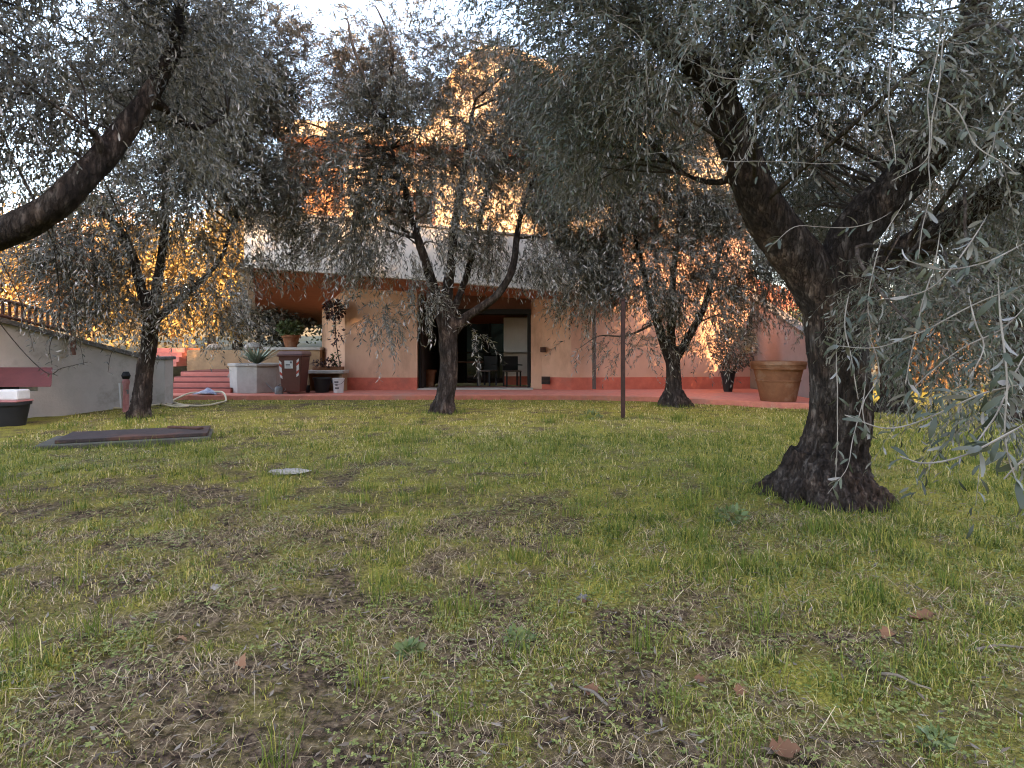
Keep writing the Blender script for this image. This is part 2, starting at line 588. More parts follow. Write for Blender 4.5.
def ground_mat():
    m, nt, bs = new_mat('lawn soil and moss')
    N, L = nt.nodes, nt.links
    at = N.new('ShaderNodeAttribute')
    at.attribute_name = 'tone'
    tc = N.new('ShaderNodeTexCoord')

    def noi(s, d=6, r=.65):
        n = N.new('ShaderNodeTexNoise')
        n.inputs['Scale'].default_value = s
        n.inputs['Detail'].default_value = d
        n.inputs['Roughness'].default_value = r
        L.new(tc.outputs['Object'], n.inputs['Vector'])
        return n
    fine, mid, mott = noi(70, 4), noi(9, 8, .75), noi(26, 6, .7)
    soil = N.new('ShaderNodeValToRGB')
    e = soil.color_ramp.elements
    e[0].position, e[0].color = .42, (.024, .015, .010, 1)
    e[1].position, e[1].color = .76, (.30, .22, .14, 1)
    q = e.new(.55)
    q.color = (.12, .080, .050, 1)
    L.new(mott.outputs['Fac'], soil.inputs[0])
    moss = N.new('ShaderNodeValToRGB')
    e = moss.color_ramp.elements
    e[0].position, e[0].color = .3, (.050, .052, .010, 1)
    e[1].position, e[1].color = .75, (.45, .385, .07, 1)
    L.new(fine.outputs['Fac'], moss.inputs[0])
    ad = N.new('ShaderNodeMath')
    ad.operation = 'ADD'
    L.new(at.outputs['Fac'], ad.inputs[0])
    L.new(mid.outputs['Fac'], ad.inputs[1])
    mr = N.new('ShaderNodeMapRange')
    mr.inputs['From Min'].default_value = .44
    mr.inputs['From Max'].default_value = 1.22
    L.new(ad.outputs[0], mr.inputs['Value'])
    mx = N.new('ShaderNodeMixRGB')
    L.new(mr.outputs[0], mx.inputs[0])
    L.new(soil.outputs[0], mx.inputs[1])
    L.new(moss.outputs[0], mx.inputs[2])
    L.new(mx.outputs[0], bs.inputs['Base Color'])
    bs.inputs['Roughness'].default_value = .95
    bs.inputs['Specular IOR Level'].default_value = .1
    bp = N.new('ShaderNodeBump')
    bp.inputs['Strength'].default_value = .8
    bp.inputs['Distance'].default_value = .03
    a2 = N.new('ShaderNodeMath')
    a2.operation = 'ADD'
    L.new(fine.outputs['Fac'], a2.inputs[0])
    L.new(mott.outputs['Fac'], a2.inputs[1])
    L.new(a2.outputs[0], bp.inputs['Height'])
    L.new(bp.outputs[0], bs.inputs['Normal'])
    return m


M['ground'] = ground_mat()


def axis(lo, hi, dense_lo, dense_hi, step):
    d = np.arange(dense_lo, dense_hi + 1e-6, step)
    g1 = dense_lo - np.geomspace(step, dense_lo - lo, 26)[::-1]
    g2 = dense_hi + np.geomspace(step, hi - dense_hi, 26)
    return np.concatenate([g1, d, g2])


gx = axis(-400, 400, -11, 11, .06)
gy = axis(-400, 500, .8, 16, .06)
GX, GY = np.meshgrid(gx, gy)
GZ = gz(GX, GY)
nx, ny = len(gx), len(gy)
ii = np.arange(nx * ny).reshape(ny, nx)
quads = np.stack([ii[:-1, :-1], ii[:-1, 1:], ii[1:, 1:], ii[1:, :-1]], -1).reshape(-1, 4)
lawn = raw_mesh('lawn', np.stack([GX, GY, GZ], -1).reshape(-1, 3), 4, quads, M['ground'], tone=lush(GX, GY).ravel() * .9, smooth=True)
tag(lawn, kind='structure')


# the hill added out of view behind the photographer, its ridge shaped to shade the garden
def ridge(x):
    x = np.asarray(x, float)
    s = np.interp(x, [-400, -30, 2.0, 5.0, 9.0, 11.0, 12.0, 13.0, 15.0, 40, 400], [4.9, 4.9, 4.9, 3.8, 2.7, 2.1, -.5, -2.6, -6.5, -7.0, -7.0])  # skyline heights picked to shade the left and leave sun patches at right
    return s + (fbm(np.stack([x * .9, x * 0], -1), 5, 3) - .5) * 1.6


YH = -200.0
hx = np.concatenate([np.linspace(-190, -30, 20), np.linspace(-29, 29, 160), np.linspace(30, 190, 20)])
hy = np.array([-330, -290, -250, -215, YH, -185, -150, -110, -70, -50])
hp = np.array([0, .3, .62, .9, 1.0, .9, .62, .3, .06, -.01])
fall = np.clip((190 - np.abs(hx)) / 120, 0, 1)
fall = fall * fall * (3 - 2 * fall)
top = (ridge(hx) + (16 - YH) * TAN) * np.where(np.abs(hx) < 40, 1, fall)
HX, HY = np.meshgrid(hx, hy)
HZ_ = hp[:, None] * top[None, :] + np.where(hp[:, None] < 1, 1, 0) * (vnoise(np.stack([HX * .08, HY * .08], -1), 4) - .5) * 6 * (hp[:, None] > 0)
HZ_[-1, :] = -1
n1, n2 = len(hx), len(hy)
ii = np.arange(n1 * n2).reshape(n2, n1)
quads = np.stack([ii[:-1, :-1], ii[:-1, 1:], ii[1:, 1:], ii[1:, :-1]], -1).reshape(-1, 4)
shade_hill = raw_mesh('shade_hill', np.stack([HX, HY, HZ_], -1).reshape(-1, 3), 4, quads, M['shade_hill_green'], smooth=True)
shade_hill.rotation_euler = (0, 0, SUN_AZ)
tag(shade_hill, kind='structure')

# raised ground behind the retaining walls and beyond the house
tx = np.concatenate([np.linspace(-120, -16, 14), np.linspace(-15, 14, 40), np.linspace(15, 120, 14)])
ty = np.concatenate([np.linspace(18.75, 30, 16), np.linspace(34, 140, 14)])
TX, TY = np.meshgrid(tx, ty)
TZ = 1.18 + np.clip(TY - 24, 0, 200) * .09 + (fbm(np.stack([TX * .3, TY * .3], -1), 8) - .5) * .5 * np.clip(TY - 19, 0, 1)
TZ = np.where(TX > 7.4, np.clip(TY - 22, -1, 200) * .10 - .02, TZ)
ii = np.arange(TX.size).reshape(TX.shape)
quads = np.stack([ii[:-1, :-1], ii[:-1, 1:], ii[1:, 1:], ii[1:, :-1]], -1).reshape(-1, 4)
M['bank'] = mat('dry bank', (.12, .095, .04), (.06, .05, .024), scale=.8, rough=1, bump=.5, bscale=8)
tag(raw_mesh('hillside', np.stack([TX, TY, TZ], -1).reshape(-1, 3), 4, quads, M['bank'], smooth=True), kind='structure')
mb = MB()
mb.hexa([(-30, 6, -.4), (-9.9, 8.6, -.4), (-8.2, 13.7, -.4), (-30, 18.8, -.4)],
        [(-30, 6, 2.0), (-9.9, 8.6, 1.95), (-8.45, 13.5, .9), (-30, 18.8, 1.25)])
tag(mb.build('upper_terrace', M['bank']), kind='structure')

# ------------------------------------------------------------------ patio
PZ = .12
edge = [(-9.3, 14.95), (-6, 15.0), (-2, 15.0), (1.0, 15.0), (2.2, 14.9), (3.2, 14.6), (4.2, 14.0), (5.2, 13.25), (6.0, 12.75), (6.9, 12.45), (6.98, 12.45)]
pl = MB().prism([(x, y) for x, y in edge] + [(7.05, 18.7), (-9.3, 18.7)], -.2, PZ)
patio = pl.build('patio', M['tile'], bevel=.015)
tag(patio, kind='structure')


# ------------------------------------------------------------------ house
def plan(px, d):
    return (PX(px, d), d)


HO = empty('house', (-1, 17, 0), 'two storey peach villa with red plinth and deep white edged terrace', 'house')

A0, A1, B1 = plan(322, 19.0), plan(345, 17.0), plan(417, 17.0)
C1, C2, D1, E1 = plan(531, 17.4), plan(542, 17.35), plan(571, 17.0), (6.98, 17.6)
MB().wall(A0, A1, .25, .46, 3.7).build('wall', M['wall'], HO)
MB().wall(A1, B1, .25, .46, 3.9).build('wall', M['wall'], HO)
MB().wall(C1, C2, .25, PZ, 3.9).build('jamb', M['wall'], HO)
MB().wall(C2, D1, .25, .46, 3.9).build('wall', M['wall'], HO)
w = MB()
w.wall(D1, E1, .25, .46, 4.6)
w.build('wall', M['wall_pink'], HO)['label'] = 'pinkish wall to the right of the terrace'


def off(a, b, e):
    a, b = np.array(a), np.array(b)
    d = (b - a) / np.linalg.norm(b - a)
    n = np.array([d[1], -d[0]]) * e
    return tuple(a + n), tuple(b + n)


w = MB()
for a, b in ((A0, A1), (A1, B1), (C2, D1), (D1, E1)):
    a2, b2 = off(a, b, .015)
    MB().wall(a2, b2, .25, PZ, .47).build('plinth', M['plinth'], HO)

# recessed room behind the opening
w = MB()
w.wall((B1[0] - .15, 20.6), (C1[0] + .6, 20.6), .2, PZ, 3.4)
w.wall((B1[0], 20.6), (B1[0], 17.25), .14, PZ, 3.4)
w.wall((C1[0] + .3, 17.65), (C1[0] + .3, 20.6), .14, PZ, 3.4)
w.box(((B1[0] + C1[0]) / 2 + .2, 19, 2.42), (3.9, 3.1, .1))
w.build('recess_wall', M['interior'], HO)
w = MB().box((PX(516, 19.4), 19.45, 1.35), (.80, .06, 1.9))
w.build('recess_panel', M['inner_white'], HO)['label'] = 'white panel of wall at the right of the recess'
MB().box((PX(516, 19.4), 19.44, .26), (.82, .08, .28)).build('plinth', M['plinth'], HO)
w = MB()
w.box((C1[0] - .06, 17.45, 1.27), (.09, .09, 2.3))
w.box((B1[0] + .05, 17.2, 1.2), (.05, .08, 2.16))
w.box(((B1[0] + C1[0]) / 2, 17.35, 2.36), (C1[0] - B1[0], .1, .14))
w.build('door_frame', M['dark'], HO, bevel=.006)
gd = MB().box((-.75, 20.48, 1.2), (1.6, .05, 2.1)).build('glass_door', M['glass'], HO)
w = MB()
for x in (-1.57, -.75, .07):
    w.box((x, 20.44, 1.2), (.07, .07, 2.14))
w.build('sash', M['dark'], gd)
MB().box(((B1[0] + C1[0]) / 2, 17.25, PZ + .02), (C1[0] - B1[0] + .1, .5, .04)).build('threshold', M['concrete'], HO)

MB().box(((B1[0] + C1[0]) / 2, 17.42, 3.1), (C1[0] - B1[0] - .01, .14, 1.32)).build('header', M['header'], HO)

# terrace slab: sloping underside and tall white edge
FL, FM, FR = P(245, 266, 15.5), P(420, 279, 15.95), P(622, 296, 16.45)
BL, BM, BR = P(252, 324, 20.5), P(420, 325, 20.5), P(622, 325, 20.8)
s = MB()
up = np.array([0, 0, .08])
s.add([FL, FM, FR, BR, BM, BL, FL + up, FM + up, FR + up, BR + up, BM + up, BL + up],
      [(0, 1, 4, 5), (1, 2, 3, 4), (11, 10, 7, 6), (10, 9, 8, 7), (0, 6, 7, 1), (1, 7, 8, 2), (2, 8, 9, 3), (3, 9, 10, 4), (4, 10, 11, 5), (5, 11, 6, 0)])
s.build('soffit', M['soffit'], HO)
FLt, FMt, FRt = P(245, 212, 15.5), P(420, 226, 15.95), P(622, 246, 16.45)
f = MB()
th = np.array([.03, .22, 0])
fo = np.array([-.01, -.03, -.03])
for a, b, c, d in ((FL, FM, FMt, FLt), (FM, FR, FRt, FMt)):
    f.slab([a + fo, d + fo, c + fo, b + fo], th)
# left return of the parapet
f.slab([FL + fo, BL + fo, np.array([BL[0], BL[1], FLt[2]]) + fo, FLt + fo], (.2, 0, 0))
f.build('parapet', M['white'], HO, bevel=.01)
c = MB()
for a, b in ((FLt, FMt), (FMt, FRt)):
    c.slab([a + (-.04, -.07, 0), b + (.0, -.07, 0), b + (0, .3, 0), a + (-.04, .3, 0)], (0, 0, .06))
c.build('parapet_coping', M['concrete'], HO, bevel=.008)
w = MB().prism([tuple(FLt[:2] + (.2, .2)), tuple(FMt[:2] + (0, .2)), tuple(FRt[:2] + (0, .2)), (FRt[0], 20.7), (BL[0] + .2, 20.5)], 3.62, 3.72)
w.build('terrace_floor', M['tile'], HO)

# upper storey
U0, U1, U2, U3 = plan(283, 19.2), plan(345, 19.2), plan(470, 19.4), plan(730, 20.6)
w = MB()
w.wall(U0, U1, .25, 3.7, 8.0)
w.build('wall', M['orange'], HO)['label'] = 'burnt orange upper wall'
w = MB()
w.wall(U1, U2, .25, 3.7, 8.0)
w.wall(U2, U3, .25, 3.0, 8.2)
w.wall(plan(284, 24), U0, .25, 3.7, 8.0)
w.build('wall', M['upper'], HO)['label'] = 'cream upper wall'
for px, d, wd in ((415, 19.2, 1.2), (640, 20.1, 1.3)):
    a = math.atan2(.1, 3) if px < 470 else math.atan2(1.2, 8)
    fr = MB()
    X = PX(px, d)
    for sx in (-1, 1):
        fr.box((X + sx * wd / 2 * math.cos(a), d - .06 + sx * wd / 2 * math.sin(a), 5.1), (.09, .14, 2.2), a)
    fr.box((X, d - .06, 6.22), (wd + .09, .14, .09), a)
    fr.box((X, d - .06, 5.1), (.06, .12, 2.15), a)
    fr = fr.build('window', M['fence'], HO)
    MB().box((X, d - .03, 5.1), (wd - .08, .04, 2.1), a).build('pane', M['glass'], fr)
# roof slab over the upper storey
R0, R1, R2 = P(272, 118, 18.3), P(440, 128, 18.7), P(640, 146, 19.5)
r = MB()
r.add([R0, R1, R2, (R2[0], 25, R2[2]), (R0[0], 25, R0[2])] + [q - (0, 0, .5) for q in (R0, R1, R2)] + [(R2[0], 25, R2[2] - .5), (R0[0], 25, R0[2] - .5)],
      [(0, 1, 2, 3, 4)[::-1], (5, 6, 7, 8, 9), (0, 1, 6, 5), (1, 2, 7, 6), (2, 3, 8, 7), (3, 4, 9, 8), (4, 0, 5, 9)])
r.build('roof', M['upper'], HO, bevel=.01)
# top storey with its stepped down roofline
prof = [(425, 140), (440, 100), (458, 70), (482, 55), (510, 57), (545, 71), (600, 93), (660, 114), (705, 140), (728, 175), (745, 240), (752, 300)]
D3 = 21.5
pts = [P(x, y, D3) for x, y in prof]
w = MB().slab([P(425, 300, D3)] + pts, (0, 3.5, 0))
w.build('top_wall', M['upper'], HO)['label'] = 'sloping gable wall of the top storey'
r = MB()
for a, b in zip(pts[:-1], pts[1:]):
    r.slab([a + (0, -.3, 0), b + (0, -.3, 0), b + (0, 3.6, 0), a + (0, 3.6, 0)], (0.03, 0, .22))
r.build('roof_edge', M['upper'], HO)
MB().slab([P(505, 78, 21.4), P(548, 84, 21.4), P(552, 108, 21.4), P(500, 108, 21.4)], (0, .1, 0)).build('balcony_screen', M['orange'], HO)
# wall fittings
MB().tube([(PX(594, 16.9), 16.86, PZ + .03), (PX(594, 16.9), 16.86, 2.9)], .055, 12).build('drainpipe', M['pipe'], HO, smooth=True)
gx_ = PX(545, 17.2)
v = MB().box((gx_ + .02, 17.18, .38), (.24, .04, .22), -.25).build('vent_grille', M['dark'], HO)
b = MB()
for k in range(5):
    b.box((gx_ + .02, 17.155, .30 + .04 * k), (.22, .012, .012), -.25)
b.build('slat', M['rust'], v)
MB().box((PX(543, 17.25), 17.24, 1.26), (.15, .1, .15), -.25).build('meter_box', M['rust'], HO, bevel=.01)

# red roofed wing behind the stair
W = empty('garden_wing', (8, 20, 0), 'low wing with sunlit red tile roof behind the grey stair wall', 'outbuilding')
MB().slab([P(690, 386, 20.4), P(690, 312, 20.4), P(760, 318, 20.4), P(835, 345, 20.4), P(835, 386, 20.4)], (0, 2.5, 0)).build('wall', M['wall_pink'], W)
rt = MB()
a0, a1, b0, b1 = P(685, 304, 19.8), P(835, 346, 19.8), P(690, 262, 22.4), P(822, 305, 22.4)
rt.slab([a0, a1, b1, b0], (0, 0, .12))
for k in range(26):
    t = (k + .5) / 26
    rt.tube([a0 + (a1 - a0) * t + (0, -.05, .13), b0 + (b1 - b0) * t + (0, 0, .13)], .085, 7)
rt.build('roof', M['roof_tile'], W, smooth=True)

# grey stair wall on the right
SW = empty('stair_wall', (7, 16, 0), 'mauve grey stair wall sloping down behind the big terracotta pot', 'wall')
a, b = (7.28, 18.55), (7.02, 12.6)
MB().hexa([(b[0], b[1], -.2), (b[0] + .28, b[1], -.2), (a[0] + .28, a[1], -.2), (a[0], a[1], -.2)],
          [(b[0], b[1], .95), (b[0] + .28, b[1], .95), (a[0] + .28, a[1], 2.9), (a[0], a[1], 2.9)]).build('wall', M['stair_wall'], SW)
MB().hexa([(b[0] - .03, b[1] - .04, .953), (b[0] + .31, b[1] - .04, .953), (a[0] + .31, a[1], 2.903), (a[0] - .03, a[1], 2.903)],
          [(b[0] - .03, b[1] - .04, 1.02), (b[0] + .31, b[1] - .04, 1.02), (a[0] + .31, a[1], 2.97), (a[0] - .03, a[1], 2.97)]).build('coping', M['coping'], SW)

# ------------------------------------------------------------------ left boundary: retaining wall, fence, steps
RW = empty('retaining_wall', (-8.6, 12, 0), 'weathered grey garden wall stepping down to the left of the red steps', 'wall')
wa, wb, wc = (-10.6, 7.4), (-9.13, 10.7), (-8.05, 13.5)
w = MB()
w.wall(wa, wb, .3, -.2, 2.5, -.2, 1.74)
w.wall(wb, wc, .3, -.2, 1.74, -.2, .98)
w.build('wall', M['grey_wall'], RW)
w = MB()
for p, q, z0, z1 in ((wa, wb, 2.5, 1.74), (wb, wc, 1.74, .98)):
    p2, q2 = off(p, q, .05)
    w.wall(p2, q2, .4, z0 + .002, z0 + .09, z1 + .002, z1 + .09)
w.build('coping', M['coping'], RW)
pl_ = MB().box((-8.0, 13.62, .42), (.42, .42, 1.24), .1).build('pillar', M['grey_wall'], RW, bevel=.02)
MB().lathe([(.06, 0), (.055, .02)], (0, 0, 0), 14)
MB().box((-8.0, 13.62, 1.07), (.5, .5, .07), .1).build('pillar_cap', M['coping'], RW, bevel=.012)

FN = empty('picket_fence', (-9.5, 9.6, 1.9), 'red brown picket fence on top of the grey garden wall', 'fence')
f0, f1 = np.array([-10.45, 7.5, 2.56]), np.array([-8.62, 11.9, 1.52])
pk = MB()
nk = 46
for k in range(nk):
    q = f0 + (f1 - f0) * (k / (nk - 1))
    pk.box((q[0] - .12, q[1], q[2] + .22), (.03, .05, .34))
pk.build('picket_panel', M['fence'], FN)
rl = MB()
for dz in (.08, .37):
    rl.tube([f0 + (-.08, 0, dz), f1 + (-.08, 0, dz)], .032, 6)
rl.build('rail', M['fence'], FN)
for k in (.05, .36, .68, .97):
    q = f0 + (f1 - f0) * k
    MB().box((q[0] + .07, q[1], q[2] + .03), (.07, .07, .86)).build('post', M['fence'], FN, bevel=.006)

ST = empty('garden_steps', (-8.2, 16, PZ), 'flight of four red garden steps beside the pale planter', 'steps')
sx0, sx1 = -9.25, PX(233, 15.9)
for k in range(4):
    y0 = 15.75 + .33 * k
    st = MB().box(((sx0 + sx1) / 2, (y0 + 18.4) / 2, PZ + .135 * k + .0525), (sx1 - sx0, 18.4 - y0, .105)).build('step', M['step'], ST, bevel=.008)
    MB().box(((sx0 + sx1) / 2, (y0 + 18.4) / 2 + .02, PZ + .135 * k + .12), (sx1 - sx0, 18.4 - y0 - .02, .03)).build('joint', M['nosing'], st)
ST2 = empty('upper_steps', (-10.8, 18.6, .7), 'short upper flight of red steps behind the left olive trunk', 'steps')
for k in range(4):
    MB().box((-10.8, 18.2 + .15 * k + .4, .82 + .14 * k), (1.3, .9, .14)).build('step', M['step'], ST2, bevel=.008)

TW = empty('bank_wall', (-8, 18.5, 0), 'low tan rendered wall behind the red steps and planter', 'wall')
MB().wall((-10.0, 18.45), (-5.9, 18.45), .3, PZ, 1.25).build('wall', M['tan'], TW)
w = MB()
w.box((-6.75, 18.6, 1.292), (1.75, .42, .08))
w.build('coping', M['concrete'], TW, bevel=.01)
for k, (px, s_) in enumerate(((214, .20), (253, .24))):
    bl = MB().lathe([(.02, 0), (.9, .1), (1, .4), (.8, .75), (.4, .95), (.05, 1)], (0, 0, 0), 14)
    bl.v = [(x * s_ * 1.1, y * s_, z * s_) for x, y, z in bl.v]
    o = bl.build('boulder', M['stone'], smooth=True)
    o.location = (PX(px, 18.6), 18.6, 1.25)
    tag(o, ['smaller pale boulder on the tan wall, nearer the olive trunk', 'larger pale boulder on the tan wall behind the spiky plant'][k], 'boulder', 'boulders on the tan wall')

# ------------------------------------------------------------------ olive trees
UP = np.array([0, 0, 1.0])


def catmull(pts, n=6):
    pts = np.array(pts, float)
    p = np.vstack([2 * pts[0] - pts[1], pts, 2 * pts[-1] - pts[-2]])
    out = []
    for i in range(1, len(p) - 2):
        for t in np.linspace(0, 1, n, endpoint=False):
            t2, t3 = t * t, t * t * t
            out.append(.5 * (2 * p[i] + (p[i + 1] - p[i - 1]) * t + (2 * p[i - 1] - 5 * p[i] + 4 * p[i + 1] - p[i + 2]) * t2 + (3 * p[i] - p[i - 1] - 3 * p[i + 1] + p[i + 2]) * t3))
    out.append(p[-2])
    return np.array(out)


def limb(pix):
    """pixel rows (px, py, distance, half width in px) -> points and radii"""
    a = np.array([list(P(x, y, d)) + [r * d / F] for x, y, d, r in pix])
    c = catmull(a, 5)
    return c[:, :3], np.maximum(c[:, 3], .008)


def wobble(pts, amp, s):
    n = np.stack([vnoise(pts * 2.2 + s, 1), vnoise(pts * 2.2 + s, 2), vnoise(pts * 2.2 + s, 3)], -1) - .5
    w = np.linspace(0, 1, len(pts))[:, None]
    return pts + n * amp * w


def wood(name, limbs, parent, m, voxel, rough, roots=0, root_r=.5, base=None, seed=0, root_h=1.0):
    mb = MB()
    for pts, rad in limbs:
        mb.tube(pts, rad, 12)
    if roots:
        r0 = limbs[0][1][0]
        for k in range(roots):
            a = 2 * math.pi * (k + random.uniform(-.3, .3)) / roots
            rr = root_r * random.uniform(.7, 1.15)
            d = np.array([math.cos(a), math.sin(a), 0])
            q = [base + d * r0 * .30 + (0, 0, r0 * root_h), base + d * r0 * .62 + (0, 0, r0 * .5 * root_h), base + d * (r0 + rr) * .55 + (0, 0, r0 * .10), base + d * (r0 * .5 + rr) + (0, 0, -.06)]
            mb.tube(catmull(q, 4), np.linspace(r0 * .36, r0 * .13, 13), 9)
    o = mb.build(name, m, None)
    for md in list(o.modifiers):
        o.modifiers.remove(md)
    rm = o.modifiers.new('r', 'REMESH')
    rm.mode = 'VOXEL'
    rm.voxel_size = voxel
    sm = o.modifiers.new('s', 'SMOOTH')
    sm.iterations = 3
    dg = bpy.context.evaluated_depsgraph_get()
    me = bpy.data.meshes.new_from_object(o.evaluated_get(dg))
    old = o.data
    o.modifiers.clear()
    o.data = me
    bpy.data.meshes.remove(old)
    n = len(me.vertices)
    co = np.zeros(n * 3, np.float32)
    no = np.zeros(n * 3, np.float32)
    me.vertices.foreach_get('co', co)
    me.vertex_normals.foreach_get('vector', no)
    co = co.reshape(-1, 3).astype(float)
    no = no.reshape(-1, 3)
    # twisted ridges along the wood, knots and loose plates of bark
    sw = np.stack([co[:, 0] + .15 * np.sin(co[:, 2] * 2 + seed), co[:, 1] + .15 * np.cos(co[:, 2] * 2 + seed), co[:, 2] * .22], -1)
    big = fbm(sw * 7 + seed, 31, 3) - .5
    med = np.abs(fbm(np.stack([sw[:, 0] * 24, sw[:, 1] * 24, sw[:, 2] * 20], -1) + seed, 41, 3) - .5) * 2
    fin = fbm(co * 38, 51, 2) - .5
    low = np.clip(1.5 - co[:, 2], .35, 1.3)
    dsp = (big * 1.3 - med * .8 + fin * .35 - .05) * rough * low
    if base is not None and roots:
        ang = np.arctan2(co[:, 1] - base[1], co[:, 0] - base[0])
        rr_ = np.hypot(co[:, 1] - base[1], co[:, 0] - base[0])
        st = np.stack([np.cos(ang) * 4.5, np.sin(ang) * 4.5, rr_ * 1.2 + co[:, 2] * .8], -1)
        st2 = np.stack([np.cos(ang) * 11, np.sin(ang) * 11, rr_ * 4 + co[:, 2] * 3], -1)
        dsp += (np.abs(vnoise(st + seed, 7) - .5) * -1.6 + .35 + (fbm(st2, 8, 3) - .5) * 1.1) * rough * 1.5 * np.clip(.75 - co[:, 2], 0, .6)
    co = co + no * dsp[:, None]
    if parent is not None:
        co = co - wloc(parent)
        o.parent = parent
    me.vertices.foreach_set('co', co.astype(np.float32).ravel())
    me.polygons.foreach_set('use_smooth', np.ones(len(me.polygons), dtype=bool))
    me.update()
    me.materials.clear()
    me.materials.append(m)
    return o


def leaves_mesh(name, p, t, n, ln, wd, m, parent, detail=0, curl=.12, tone=None):
    """p base, t direction, n normal of the upper side, ln length, wd width"""
    N = len(p)
    t = nrm(t)
    n = nrm(n - t * np.sum(n * t, -1, keepdims=True))
    s = np.cross(n, t)
    ln, wd = ln[:, None], wd[:, None]
    tone = np.clip(rng.normal(.5, .28, N) if tone is None else tone, 0, 1)
    if detail == 0:
        V = np.stack([p, p + t * ln * .45 + s * wd * .5 + n * ln * curl * .5, p + t * ln, p + t * ln * .45 - s * wd * .5 + n * ln * curl * .5], 1)
        V = V.reshape(-1, 3)
        idx = (np.arange(N)[:, None] * 4 + np.array([0, 3, 2, 1])[None, :])
        return raw_mesh(name, V, 4, idx, m, parent, tone=np.repeat(tone, 4))
    rows = [(0, .0, 0), (.08, .10, .02), (.35, .46, .12), (.65, .44, .10), (.88, .2, -.04), (1, 0, -.17)]
    V = []
    for q, wq, h in rows:
        c = p + t * ln * q + n * ln * (h * curl * 6)
        if wq == 0:
            V.append(c)
        else:
            V += [c + s * wd * wq + n * wd * .12, c - s * wd * wq + n * wd * .12]
    V = np.stack(V, 1)
    k = V.shape[1]
    base = np.arange(N)[:, None] * k
    qs = np.array([[0, 2, 1, 0], [1, 2, 4, 3], [3, 4, 6, 5], [5, 6, 8, 7], [7, 8, 9, 7]])
    quads = np.array([[1, 2, 4, 3], [3, 4, 6, 5], [5, 6, 8, 7]])
    iq = (base[:, :, None] + quads[None]).reshape(-1, 4)
    itip = (base[:, :, None] + np.array([[0, 2, 1, 1]])[None])
    # end triangles folded into thin quads by sharing the midrib vertex
    tri = np.array([[7, 8, 9]])
    V2 = V.reshape(-1, 3)
    o = raw_mesh(name, V2, 4, iq, m, parent, tone=np.repeat(tone, k), smooth=True)
    return o


def shoots(org, dirs, L, nl, droop=.35, angle=.9):
    """leafy shoots -> leaf arrays and stem polylines"""
    S = len(org)
    dirs = nrm(dirs)
    tt = np.linspace(.08, 1, nl)[None, :, None]
    Ls = L[:, None, None]
    pos = org[:, None, :] + dirs[:, None, :] * Ls * tt - UP * (droop * Ls * tt * tt)
    tan = nrm(dirs[:, None, :] * np.ones_like(tt) - UP * (2 * droop * tt))
    a = np.arange(nl)[None, :] * (math.pi * .5) + (np.arange(nl)[None, :] % 2) * 0 + rng.uniform(0, 6.28, (S, 1)) + rng.normal(0, .35, (S, nl))
    side0 = nrm(np.cross(tan, UP + .01 * rng.normal(size=(S, 1, 3))))
    side1 = np.cross(tan, side0)
    out = side0 * np.cos(a)[..., None] + side1 * np.sin(a)[..., None]
    ang = rng.normal(angle, .2, (S, nl))[..., None]
    ld = nrm(tan * np.cos(ang) + out * np.sin(ang) - UP * .12)
    up = UP * .8 + tan * .5 + rng.normal(0, .35, (S, nl, 3))
    return pos.reshape(-1, 3), ld.reshape(-1, 3), up.reshape(-1, 3), pos


def in_ellipsoids(clusters, dens, noise_s, thr, seed):
    org, cen = [], []
    for cl in clusters:
        px, py, d, rx, ry, rd = cl[:6]
        k = cl[6] if len(cl) > 6 else 1.0
        c = P(px, py, d)
        r = np.array([rx * d / F, rd, ry * d / F])
        vol = 4.19 * r.prod()
        n = int(vol * dens * k * 2) + 3
        u = nrm(rng.normal(size=(n, 3))) * (rng.uniform(0, 1, (n, 1)) ** (1 / 2.6))
        q = c + u * r
        keep = fbm(q * noise_s + seed, 61, 2) > thr + rng.normal(0, .05, n)
        q = q[keep]
        org.append(q)
        cen.append(np.repeat(c[None], len(q), 0))
    return np.concatenate(org), np.concatenate(cen)


def ribbons(stems, rad):
    """three sided stems from (S,n,3) polylines"""
    S, n, _ = stems.shape
    tg = nrm(np.gradient(stems, axis=1))
    u = nrm(np.cross(tg, UP + np.array([.03, .02, 0])))
    v = np.cross(tg, u)
    taper = np.linspace(1, .45, n)[None, :, None] * rad
    V = np.stack([stems + u * taper, stems + (-.5 * u + .87 * v) * taper, stems + (-.5 * u - .87 * v) * taper], 2)
    idx = []
    base = (np.arange(S)[:, None] * n + np.arange(n - 1)[None, :]) * 3
    for k in range(3):
        k2 = (k + 1) % 3
        idx.append(np.stack([base + k, base + k2, base + 3 + k2, base + 3 + k], -1).reshape(-1, 4))
    return V.reshape(-1, 3), np.concatenate(idx)


